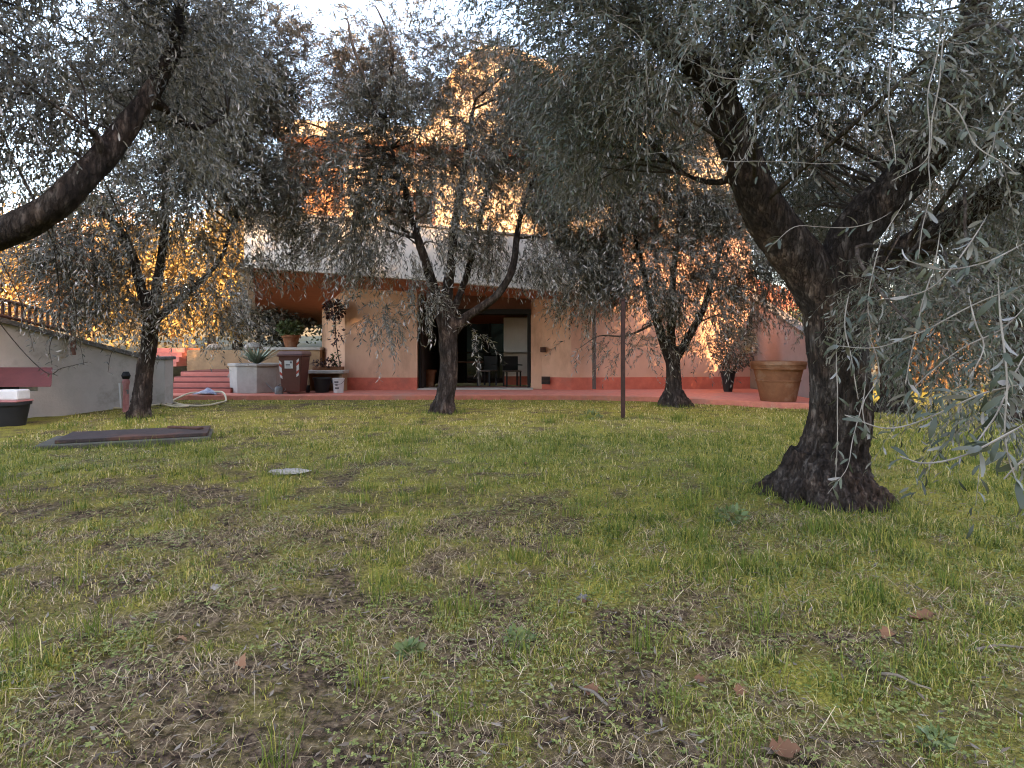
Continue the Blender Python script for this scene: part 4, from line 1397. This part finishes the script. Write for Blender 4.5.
# brick trough with plants, tub and bucket
tc_ = np.array([PX(326, 16.5), 16.6, PZ])
TR = empty('garden_trough', tc_, 'low masonry trough with dark plants between bin and peach wall', 'planter')
MB().box(tc_ + (-.46, 0, .24), (.10, .5, .48)).box(tc_ + (.44, 0, .24), (.10, .5, .48)).box(tc_ + (0, .2, .24), (.82, .08, .48)).build('support', M['tan'], TR, bevel=.01)
MB().box(tc_ + (0, 0, .53), (1.06, .58, .09)).build('slab_top', M['concrete'], TR, bevel=.012)
MB().box(tc_ + (.02, .06, .62), (.8, .3, .10)).build('soil_box', M['terracotta'], TR, bevel=.01)
leaf_clump(TR, tc_ + (-.05, .05, .74), (.42, .16, .13), 260, .10, 'purple', 'low_plants')
leaf_clump(TR, tc_ + (.22, .05, .85), (.10, .1, .22), 60, .10, 'green', 'low_plants')
q = np.array([PX(322, 16.0), 16.0, PZ])
t_ = empty('plastic_tub', q, 'round black plastic tub before the low trough', 'tub')
MB().lathe([(.17, 0), (.225, .36), (.24, .36), (.24, .40), (.21, .40), (.16, .04)], q, 24).build('body', M['black_plastic'], t_, smooth=True)
MB().tube([q + (.23, 0, .34), q + (.27, -.02, .28), q + (.24, -.02, .24)], .012, 6).build('handle', M['black_plastic'], t_, smooth=True)
q = np.array([PX(338.5, 15.9), 15.9, PZ])
t_ = empty('paint_bucket', q, 'white bucket with dark print beside the black tub', 'bucket')
MB().lathe([(.125, 0), (.15, .36), (.16, .36), (.16, .385), (.14, .385), (.115, .03)], q, 24).build('body', M['white_plastic'], t_, smooth=True)
pr = MB()
for z, a0_, a1_ in ((.10, -2.0, -1.2), (.19, -1.9, -1.45), (.26, -2.1, -1.3)):
    n = 6
    vs, fs = [], []
    for i in range(n + 1):
        a = a0_ + (a1_ - a0_) * i / n
        for zz in (z, z + .05):
            rr = .125 + .025 * zz / .36 + .003
            vs.append(q + (rr * math.cos(a), rr * math.sin(a), zz))
    fs = [(2 * i, 2 * i + 2, 2 * i + 3, 2 * i + 1) for i in range(n)]
    pr.add(vs, fs)
pr.build('print', M['ink'], t_)
MB().tube(catmull([q + (-.16, 0, .33), q + (-.1, -.14, .24), q + (.1, -.14, .24), q + (.16, 0, .33)], 4), .006, 6).build('handle', M['grey_metal'], t_, smooth=True)

# potted plant on the tan wall
q = np.array([PX(291, 18.6), 18.6, 1.335])
t_ = empty('potted_plant', q, 'terracotta pot with bushy green plant on the wall behind the bin', 'plant')
MB().lathe([(.17, 0), (.25, .30), (.28, .30), (.28, .38), (.24, .38), (.22, .30)], q, 22).build('pot', M['terracotta'], t_, smooth=True)
leaf_clump(t_, q + (-.05, 0, .58), (.40, .34, .24), 420, .13, 'green')

# dark climber at the corner of the peach wall
q = np.array([PX(337, 16.8), 16.8, 1.0])
t_ = empty('climbing_plant', q, 'dark red leaved climber hanging at the peach wall corner', 'plant')
MB().tube(catmull([(q[0] + .1, 16.85, .7), (q[0], 16.8, 1.3), (q[0] - .05, 16.8, 2.0), (q[0], 16.85, 2.6)], 5), .015, 6).build('stem', M['bark_far'], t_, smooth=True)
leaf_clump(t_, (q[0] - .05, 16.72, 2.38), (.30, .2, .26), 330, .13, 'purple')
leaf_clump(t_, (q[0] + .02, 16.74, 1.7), (.18, .12, .50), 70, .12, 'purple', 'lower_foliage')

# big terracotta pot on the curved patio
q = np.array([PX(778, 13.35), 13.35, PZ])
t_ = empty('terracotta_pot', q, 'large plain terracotta pot on the curved patio edge', 'pot')
MB().lathe([(.36, 0), (.37, .02), (.455, .44), (.47, .445), (.47, .47), (.46, .475), (.515, .70), (.565, .71), (.575, .80), (.585, .81), (.585, .88), (.53, .885), (.50, .70), (.45, .6)], q, 40).build('body', M['terracotta'], t_, smooth=True)
MB().lathe([(.47, .55), (.47, .70), (.2, .73)], q, 24).build('soil', M['soil'], t_)
sx = MB().tube(catmull([q + (.55, .25, .25), q + (.9, .3, .05), q + (1.15, .3, -.06)], 3), .05, 8)

# shrub in a dark pot near the house end
q = np.array([PX(728, 16.3), 16.3, PZ])
t_ = empty('potted_shrub', q, 'grey leaved shrub in a black tapered pot near the pinkish wall', 'plant')
MB().lathe([(.11, 0), (.19, .50), (.21, .50), (.21, .56), (.17, .56), (.15, .45)], q, 20).build('pot', M['black_plastic'], t_, smooth=True)
MB().tube([q + (0, 0, .4), q + (.03, 0, .8), q + (.1, 0, 1.3)], [.03, .025, .012], 7).build('stem', M['bark_far'], t_, smooth=True)
leaf_clump(t_, q + (.15, 0, 1.2), (.62, .45, .66), 3600, .085, 'olive')

# furniture in the shaded recess
CH = empty('patio_chair', (PX(512, 18.1), 18.1, PZ + .04), 'dark chair with pale seat beside the white panel', 'chair', 'chairs in the recess')


def chair_parts(root):
    for sx in (-1, 1):
        for sy in (-1, 1):
            MB().box((sx * .21, sy * .2, .22), (.04, .04, .44)).build('leg', M['black_plastic'], root, local=True)
    MB().box((0, 0, .455), (.48, .46, .04)).build('seat', M['pipe'], root, bevel=.01, local=True)
    MB().box((0, .22, .68), (.48, .04, .44)).build('backrest', M['black_plastic'], root, bevel=.01, local=True)
    for sx in (-1, 1):
        MB().box((sx * .25, 0, .64), (.04, .44, .03)).build('armrest', M['black_plastic'], root, bevel=.006, local=True)


chair_parts(CH)
CH.rotation_euler = (0, 0, .25)
c2 = copy_tree(CH)
c2.location = (PX(487, 18.4), 18.4, PZ + .04)
c2.rotation_euler = (0, 0, -.5)
c2['label'] = 'dark chair just right of the middle olive trunk'
TB = empty('patio_table', (PX(462, 18.6), 18.6, PZ + .04), 'dim dark table behind the middle olive trunk', 'table')
MB().box((0, 0, .72), (1.3, .75, .04)).build('tabletop', M['rust'], TB, bevel=.008, local=True)
for sx in (-1, 1):
    for sy in (-1, 1):
        MB().tube([(sx * .55, sy * .3, 0), (sx * .5, sy * .28, .71)], .025, 8).build('leg', M['grey_metal'], TB, local=True)
q = np.array([PX(429, 18.0), 18.0, PZ + .04])
t_ = empty('plant_pot', q, 'dim brown pot at the left side of the doorway', 'pot')
MB().lathe([(.15, 0), (.2, .42), (.23, .42), (.23, .5), (.19, .5), (.17, .4)], q, 20).build('body', M['terracotta'], t_, smooth=True)
MB().lathe([(.17, .38), (.17, .44), (.05, .46)], q, 14).build('soil', M['soil'], t_)

# ------------------------------------------------------------------ lawn things
# rusty post
q = np.array([PX(623, 10.7), 10.7, 0])
t_ = empty('metal_post', q, 'rusty brown square post standing alone on the lawn', 'post')
MB().box(q + (0, 0, .98), (.07, .07, 2.3)).build('post', M['post'], t_, bevel=.006)
MB().box(q + (0, 0, 2.145), (.085, .085, .03)).build('cap', M['post'], t_, bevel=.004)

# hatch
hc = [(-5.95, 7.45), (-4.15, 8.25), (-4.55, 9.15), (-6.35, 8.35)]
hq = np.array([-5.25, 8.3, 0])
t_ = empty('inspection_hatch', hq, 'rusted inspection cover on a mossy concrete frame in the lawn', 'hatch')
MB().prism(hc, -.1, .055).build('frame', M['old_concrete'], t_, bevel=.015)


def inset(poly, k, sh=(0, 0)):
    c = np.mean(np.array(poly), 0)
    return [tuple(c + (np.array(p) - c) * k + sh) for p in poly]


MB().prism(inset(hc, .88, (.06, .06)), .057, .105).build('cover', M['plate'], t_, bevel=.008)
MB().prism([(-5.05, 8.78), (-4.50, 8.60), (-4.46, 8.68), (-5.02, 8.88)], .107, .135).build('bar', M['rust'], t_, bevel=.006)

# pale flat stone
def stone(name, c, s, rz, m, label, cat, group=None, seed=0):
    mb = MB().lathe([(.05, 0), (.8, .05), (1, .4), (.85, .8), (.4, 1), (.03, 1.02)], (0, 0, 0), 18)
    vs = np.array(mb.v)
    vs = vs * (1 + (fbm(vs * 2.5 + seed, 81, 3)[:, None] - .5) * 1.1)
    mb.v = [tuple(q) for q in vs * np.array(s)]
    o = mb.build(name, m, smooth=True)
    o.location = (c[0], c[1], float(gz(c[0], c[1])) - .01)
    o.rotation_euler = (0, 0, rz)
    return tag(o, label, cat, group)


stone('flat_stone', (PX(288, 6.0), 6.0), (.19, .10, .045), .1, M['stone'], 'flat pale stone lying on the mossy lawn', 'stone')
stone('pebble', (PX(215, 3.2), 3.2), (.022, .035, .02), .3, M['stone'], 'small white pebble on the bare left lawn', 'pebble', seed=3)
stone('pebble', (PX(583, 3.0), 3.0), (.028, .03, .03), .3, M['coping'], 'small grey pebble below the middle of the lawn', 'pebble', seed=5)

# black tub with white box, burgundy table behind
q = np.array([PX(7, 10.1), 10.1, -.03])
t_ = empty('plastic_tub', q, 'black plastic tub at the left edge under the white box', 'tub')
MB().lathe([(.25, 0), (.31, .36), (.335, .36), (.335, .41), (.30, .41), (.26, .08)], q, 26).build('body', M['black_plastic'], t_, smooth=True)
MB().lathe([(.29, .30), (.29, .36), (.1, .37)], q, 16).build('soil', M['soil'], t_)
b_ = empty('storage_box', q + (.05, -.02, .41), 'white plastic box standing on the black tub', 'box')
MB().box(q + (.08, 0, .53), (.42, .28, .17)).build('body', M['white_plastic'], b_, bevel=.025)
MB().box(q + (.08, 0, .427), (.46, .36, .03)).build('lid', M['pink'], b_, bevel=.008)
q2 = np.array([PX(24, 10.5), 10.5, 0])
t_ = empty('lean_to_cover', q2, 'sloping burgundy board cover on a dark base before the grey wall', 'cover')
MB().hexa([(q2[0] - .75, 10.15, .62), (q2[0] + .70, 10.20, .62), (q2[0] + .50, 10.50, .91), (q2[0] - .7, 10.55, .91)],
          [(q2[0] - .75, 10.17, .655), (q2[0] + .70, 10.22, .655), (q2[0] + .50, 10.50, .95), (q2[0] - .7, 10.55, .95)]).build('board', M['burgundy'], t_, bevel=.008)
MB().box((q2[0] - .45, 10.56, .31), (.55, .16, .62)).build('base_cabinet', M['dark'], t_, bevel=.01)
MB().box((q2[0] + .22, 10.33, .60), (.30, .04, .11)).build('notice_plate', M['stone'], t_, bevel=.005)

# pink standpipe against the wall
q = np.array([PX(126, 12.2), 12.2, -.02])
t_ = empty('garden_standpipe', q, 'slim pink garden standpipe with dark head before the grey wall', 'tap')
MB().lathe([(.07, 0), (.06, .06), (.055, .55), (.075, .62), (.03, .72)], q, 14).build('column', M['pink'], t_, smooth=True)
MB().lathe([(.06, .68), (.085, .75), (.05, .83)], q, 14).build('head', M['dark'], t_, smooth=True)
MB().tube([q + (.04, -.04, .45), q + (.1, -.1, .46), q + (.1, -.1, .38)], .018, 8).build('spout', M['grey_metal'], t_, smooth=True)
MB().tube([q + (-.07, -.03, .1), q + (-.09, -.05, .6)], .025, 8).build('riser_pipe', M['white_plastic'], t_, smooth=True)

# hose
def gp(px, py):
    d = EYE * F / (py - HZ)
    x = PX(px, d)
    return np.array([x, d, float(gz(x, d)) + .03])


hp_ = [gp(118, 406.5), gp(108, 408), gp(118, 409.5), gp(140, 408.5), gp(160, 406), gp(175, 408), gp(188, 407.5), gp(170, 405.5), gp(169, 403), gp(185, 406.5), gp(205, 407), gp(220, 404), gp(226, 401.5), np.array([PX(222, 15.0), 15.0, .2]), np.array([PX(205, 15.2), 15.2, PZ + .05]), np.array([PX(190, 15.0), 15.0, .17]), gp(172, 402), gp(166, 404.5), gp(172, 407)]
tag(MB().tube(catmull(hp_, 6), .022, 8).build('garden_hose', M['hose'], smooth=True), 'cream garden hose lying in loose loops below the red steps', 'hose')
cl = MB()
gx_, gy_ = np.meshgrid(np.linspace(-.28, .28, 22), np.linspace(-.2, .2, 14))
cz = fbm(np.stack([gx_ * 6, gy_ * 6], -1), 91, 3) * .22 * (1 - (np.abs(gx_) / .3) ** 3) * (1 - (np.abs(gy_) / .22) ** 3) + .01
q = np.array([PX(207, 15.15), 15.2, PZ])
vs = [(q[0] + a * (1 + .1 * math.sin(b * 30)), q[1] + b, q[2] + c) for a, b, c in zip(gx_.ravel(), gy_.ravel(), cz.ravel())]
ii = np.arange(gx_.size).reshape(gx_.shape)
cl.add(vs, [tuple(int(v_) for v_ in f_) for f_ in np.stack([ii[:-1, :-1], ii[:-1, 1:], ii[1:, 1:], ii[1:, :-1]], -1).reshape(-1, 4)])
o = cl.build('cloth', M['cloth'], smooth=True)
sd = o.modifiers.new('thick', 'SOLIDIFY')
sd.thickness = .006
tag(o, 'crumpled blue and white cloth at the foot of the red steps', 'cloth')

# weeds
def weed(px, py, n, L, W, m, label, arch=.6):
    d = EYE * F / (py - HZ)
    q = np.array([PX(px, d), d, 0])
    q[2] = float(gz(q[0], q[1]))
    r_ = empty('weed', q, label, 'weed', 'weeds in the lawn')
    leaf_clump(r_, q + UP * L * .25, (L * .6, L * .6, L * .3), n * 5, W * 1.6, m, 'leaf_rosette')


weed(730, 524, 26, .18, .035, 'weed', 'blue green broad leaved weed before the gnarled olive')
weed(592, 420, 12, .26, .05, 'weed', 'small grey green seedling left of the rusty post', .2)
weed(520, 640, 18, .10, .022, 'weed', 'low green rosette weed in the middle of the bare ground')
weed(935, 745, 12, .07, .022, 'weed', 'pale leaved weed in the lower right grass')
weed(410, 652, 14, .07, .03, 'weed', 'small flat weed on the bare ground left of centre')

# sticks
for px, py, L, rz, lab in ((1008, 656, .32, .1, 'pale broken stick in the grass at the lower right edge'), (905, 690, .16, -.7, 'short grey stick in the grass below the dry brown leaf'), (590, 692, .18, 2.2, 'dry stick beside the reddish leaf on bare ground')):
    d = EYE * F / (py - HZ)
    c = np.array([PX(px, d), d, 0])
    c[2] = float(gz(c[0], c[1])) + .018
    v_ = np.array([math.cos(rz), math.sin(rz), 0]) * L / 2
    tag(MB().tube(catmull([c - v_, c - v_ * .2 + (0, .012, .008), c + v_ * .4, c + v_], 3), [.005, .006, .006, .006, .005, .005, .005, .004, .004, .003], 7).build('stick', M['stick'], smooth=True), lab, 'stick', 'sticks in the lawn')

# big dry leaves
def dry_leaf(px, py, L, rz, tone, label):
    L = L * .72
    tone = tone * .6
    d = EYE * F / (py - HZ)
    c = np.array([PX(px, d), d, 0])
    c[2] = float(gz(c[0], c[1])) + .014
    out = [(0, 0), (.12, .16), (.25, .2), (.34, .38), (.47, .26), (.6, .42), (.7, .24), (.84, .27), (1, 0)]
    V = []
    for x, w_ in out:
        for s_ in (1, 0, -1):
            z = .62 * (abs(s_) * w_) * (1 + .5 * s_ * math.sin(tone * 20)) + .13 * math.sin(x * 5 + tone * 9) + .02
            X, Y = (x - .5) * L, s_ * w_ * L * (1 + .2 * math.sin(x * 17 + s_))
            V.append((X * math.cos(rz) - Y * math.sin(rz), X * math.sin(rz) + Y * math.cos(rz), z * L))
    Fq = []
    for i in range(len(out) - 1):
        for j in (0, 1):
            Fq.append((i * 3 + j, i * 3 + j + 1, i * 3 + 4 + j, i * 3 + 3 + j))
    o = raw_mesh('dry_leaf', np.array(V), 4, np.array(Fq), M['dead_leaf'], tone=np.full(len(V), tone), smooth=True)
    o.location = c
    tag(o, label, 'fallen leaf', 'fallen dry leaves')


dry_leaf(887, 640, .10, .5, .7, 'folded pinkish dry leaf in the right grass')
dry_leaf(922, 624, .17, .1, .5, 'widest brown dry leaf in the right grass')
dry_leaf(785, 750, .13, 2.9, .35, 'reddish dry leaf at the bottom edge of the lawn')
dry_leaf(592, 690, .10, 1.9, .45, 'reddish dry leaf beside the dry stick')
dry_leaf(550, 553, .07, .3, .5, 'small brown dry leaf on the mid lawn')
dry_leaf(585, 605, .08, 1.2, .1, 'dark curled dry leaf below the middle of the lawn')
dry_leaf(180, 640, .08, .2, 1.0, 'pale dry leaf on the bare left ground')
dry_leaf(240, 668, .09, 2.5, .9, 'greyish dry leaf at the lower left')
dry_leaf(740, 690, .08, .9, .6, 'brown dry leaf in the lower middle right')
dry_leaf(525, 468, .12, 1.0, .5, 'brown dry leaf on the far yellow lawn')
dry_leaf(700, 678, .07, 2.0, .4, 'small dark dry leaf near the lower middle right grass')

# ------------------------------------------------------------------ grass, straw, clover, litter (uncountable)
def scatter(n, y0, y1, power=1.0, xmax=1.0):
    u = rng.uniform(0, 1, n)
    y = (y0 ** power + (y1 ** power - y0 ** power) * u) ** (1 / power)
    x = rng.uniform(-1.08, 1.08, n) * y * xmax
    return x, y


def ok_ground(x, y):
    k = (y < 14.9) & (x > -8.6 + (12 - y) * .45) & ~((x > 1) & (y > 14.9 - np.clip((x - 1.5) * .42, 0, 2.6)) & (x < 7.1))
    # keep off the hatch and the big trunk
    u = (x + 5.25) * .91 + (y - 8.3) * .41
    v = -(x + 5.25) * .41 + (y - 8.3) * .91
    k &= ~((np.abs(u) < .93) & (np.abs(v) < .46))
    k &= ~(((x - 2.62) ** 2 + (y - 5.0) ** 2) < .16)
    return k


def blades(name, x, y, h, w, lean, tone, m, seg2=True):
    n = len(x)
    z = gz(x, y)
    a = rng.uniform(0, 2 * math.pi, n)
    s = np.stack([np.cos(a), np.sin(a), np.zeros(n)], -1)
    b = rng.uniform(0, 2 * math.pi, n)
    ld = np.stack([np.cos(b), np.sin(b), np.zeros(n)], -1)
    base = np.stack([x, y, z - .005], -1)
    h, w, lean = h[:, None], w[:, None], lean[:, None]
    mid = base + UP * h * .55 + ld * h * lean * .35
    tip = base + UP * h * np.maximum(.12, 1 - lean * .45) + ld * h * lean
    V = np.stack([base - s * w, base + s * w, mid + s * w * .75, mid - s * w * .75, tip + s * w * .12, tip - s * w * .12], 1).reshape(-1, 3)
    i = np.arange(n)[:, None] * 6
    idx = np.concatenate([i + np.array([[0, 1, 2, 3]]), i + np.array([[3, 2, 4, 5]])], 0)
    o = raw_mesh(name, V, 4, idx, m, tone=np.repeat(tone, 6))
    return tag(o, kind='stuff')


grass_m = ramp_mat('grass blade', [(0, (.035, .066, .010)), (.3, (.112, .152, .022)), (.6, (.265, .255, .045)), (.82, (.46, .37, .10)), (1, (.62, .50, .26))], .25)
X, Y = [], []
for n, y0, y1 in ((270000, 1.3, 4.5), (250000, 4.0, 9.0), (175000, 8.0, 15.0)):
    x, y = scatter(n, y0, y1, 1.5)
    X.append(x)
    Y.append(y)
x, y = np.concatenate(X), np.concatenate(Y)
lu = lush(x, y)
cl_ = fbm(np.stack([x, y], -1) * 5.5, 33, 3)
keep = ok_ground(x, y) & (rng.uniform(0, 1, len(x)) < np.clip(.20 + lu * .95, 0, 1) * np.clip((cl_ - .34) * 4.5, .16, 1))
x, y, lu, cl_ = x[keep], y[keep], lu[keep], cl_[keep]
h = rng.gamma(4, .0100, len(x)) * (.40 + .75 * lu) * np.where(cl_ > .62, 1.5, 1.0) * np.interp(y, [1, 6, 15], [1, .9, .75])
w = rng.uniform(.0010, .0021, len(x)) * np.interp(y, [1.5, 5, 15], [1, 1.9, 4.5])
tone = np.clip(rng.normal(.42, .27, len(x)) - .22 * (lu - .5) + .22 * np.clip((y - 5) / 6, 0, 1) + .06 + .25 * (fbm(np.stack([x, y], -1) * .9, 77, 2) - .5), 0, 1)
blades('grass', x, y, h, w, rng.gamma(2.2, .28, len(x)), tone, grass_m)

# taller tufts
tx_, ty_ = scatter(420, 1.5, 11, 1.4)
seedl = [(PX(380, 3.05), 3.05), (PX(470, 2.9), 2.9), (PX(462, 2.05), 2.05), (PX(515, 2.45), 2.45), (PX(70, 3.2), 3.2), (PX(5, 5.6), 5.6), (PX(760, 2.7), 2.7), (PX(880, 2.3), 2.3), (PX(930, 2.45), 2.45)]
for bx, by, rr, nn_ in ((2.62, 5.0, .52, 26), (-1.34, 12.0, .34, 12), (-6.75, 11.0, .30, 12), (3.6, 13.4, .36, 12), (PX(623, 10.7), 10.7, .07, 4), (PX(288, 6.0), 6.0, .17, 7)):
    for j in range(nn_):
        a = 6.283 * j / nn_ + rng.uniform(-.2, .2)
        seedl.append((bx + math.cos(a) * rr * rng.uniform(.85, 1.2), by + math.sin(a) * rr * rng.uniform(.85, 1.2)))
for j in range(16):                     # grass creeping over the hatch frame
    seedl.append((-5.95 + 1.8 * (j + rng.uniform(-.3, .3)) / 15, 7.45 + .8 * j / 15 + rng.uniform(-.08, .02)))
tx_ = np.concatenate([tx_, [q[0] for q in seedl]])
ty_ = np.concatenate([ty_, [q[1] for q in seedl]])
k = (ok_ground(tx_, ty_) | (np.arange(len(tx_)) >= 420)) & (rng.uniform(0, 1, len(tx_)) < np.where(np.arange(len(tx_)) >= 420, 1.1, .25 + .6 * lush(tx_, ty_)))
tx_, ty_ = tx_[k], ty_[k]
nb = 46
x = (tx_[:, None] + rng.normal(0, .035, (len(tx_), nb)) * (1 + ty_[:, None] * .12)).ravel()
y = (ty_[:, None] + rng.normal(0, .035, (len(tx_), nb)) * (1 + ty_[:, None] * .12)).ravel()
blades('tall_grass', x, y, rng.gamma(7, .0165, len(x)) * np.repeat(np.where(np.arange(len(tx_)) > len(tx_) - 90, .55, 1.0), nb), rng.uniform(.001, .0021, len(x)) * np.interp(y, [1.5, 5, 15], [1, 1.6, 3]), rng.gamma(2, .18, len(x)), np.clip(rng.normal(.33, .16, len(x)), 0, 1), grass_m)

# dry straw lying about
straw_m = ramp_mat('dry straw', [(0, (.08, .05, .028)), (.45, (.27, .195, .11)), (.8, (.42, .32, .19)), (1, (.60, .48, .32))], .1, .8)
X, Y = [], []
for n, y0, y1 in ((60000, 1.3, 4.5), (45000, 4.0, 11.0)):
    x, y = scatter(n, y0, y1, 1.5)
    X.append(x)
    Y.append(y)
x, y = np.concatenate(X), np.concatenate(Y)
lu = lush(x, y)
cs = fbm(np.stack([x, y], -1) * 2.3, 35, 3)
keep = ok_ground(x, y) & (rng.uniform(0, 1, len(x)) < np.clip(1.15 - lu, .30, 1) * np.clip((cs - .30) * 4, .25, 1))
x, y = x[keep], y[keep]
n = len(x)
blades('dry_straw', x, y, rng.gamma(3, .0125, n), rng.uniform(.0007, .0017, n) * np.interp(y, [1.5, 5, 15], [1, 1.7, 3]), rng.uniform(1.6, 3.2, n) * .7, rng.uniform(0, 1, n), straw_m)

# olive leaves fallen on the ground
x, y = scatter(8000, 1.3, 11, 1.4)
k = ok_ground(x, y)
x, y = x[k], y[k]
n = len(x)
p = np.stack([x, y, gz(x, y) + rng.uniform(.004, .022, n)], -1)
t = np.stack([rng.normal(size=n), rng.normal(size=n), rng.normal(0, .18, n)], -1)
nn = UP + rng.normal(0, .3, (n, 3))
litter_m = leaf_mat('fallen olive leaf', (.06, .045, .03), (.15, .11, .075), (.20, .165, .125), 0, .7)
nn[rng.uniform(size=n) < .3] *= -1
tag(leaves_mesh('leaf_litter', p, t, nn, rng.uniform(.03, .06, n), rng.uniform(.008, .014, n), litter_m, None), kind='stuff')

# clover and other small leaves
X, Y = [], []
cx_, cy_ = scatter(1500, 1.3, 8, 1.3)
x = (cx_[:, None] + rng.normal(0, .12, (1500, 26))).ravel()
y = (cy_[:, None] + rng.normal(0, .12, (1500, 26))).ravel()
k = ok_ground(x, y) & (y > 1.25) & (fbm(np.stack([x, y], -1) * 1.1, 44, 2) > .42)
x, y = x[k], y[k]
n = len(x)
zc = gz(x, y) + rng.uniform(.008, .03, n)
ps, ts, ns = [], [], []
for j in range(3):
    a = rng.uniform(0, .5, n) + j * 2.1
    ps.append(np.stack([x, y, zc], -1))
    ts.append(np.stack([np.cos(a), np.sin(a), rng.normal(.1, .15, n)], -1))
    ns.append(UP + rng.normal(0, .25, (n, 3)))
p, t, nn = np.concatenate(ps), np.concatenate(ts), np.concatenate(ns)
clover_m = leaf_mat('clover leaf', (.085, .115, .022), (.26, .27, .075), (.26, .28, .12), .2, .6)
sc = np.tile(rng.uniform(.4, 1.1, n), 3) * .014
tag(leaves_mesh('clover', p, t, nn, sc, sc * .85, clover_m, None, curl=.05), kind='stuff')
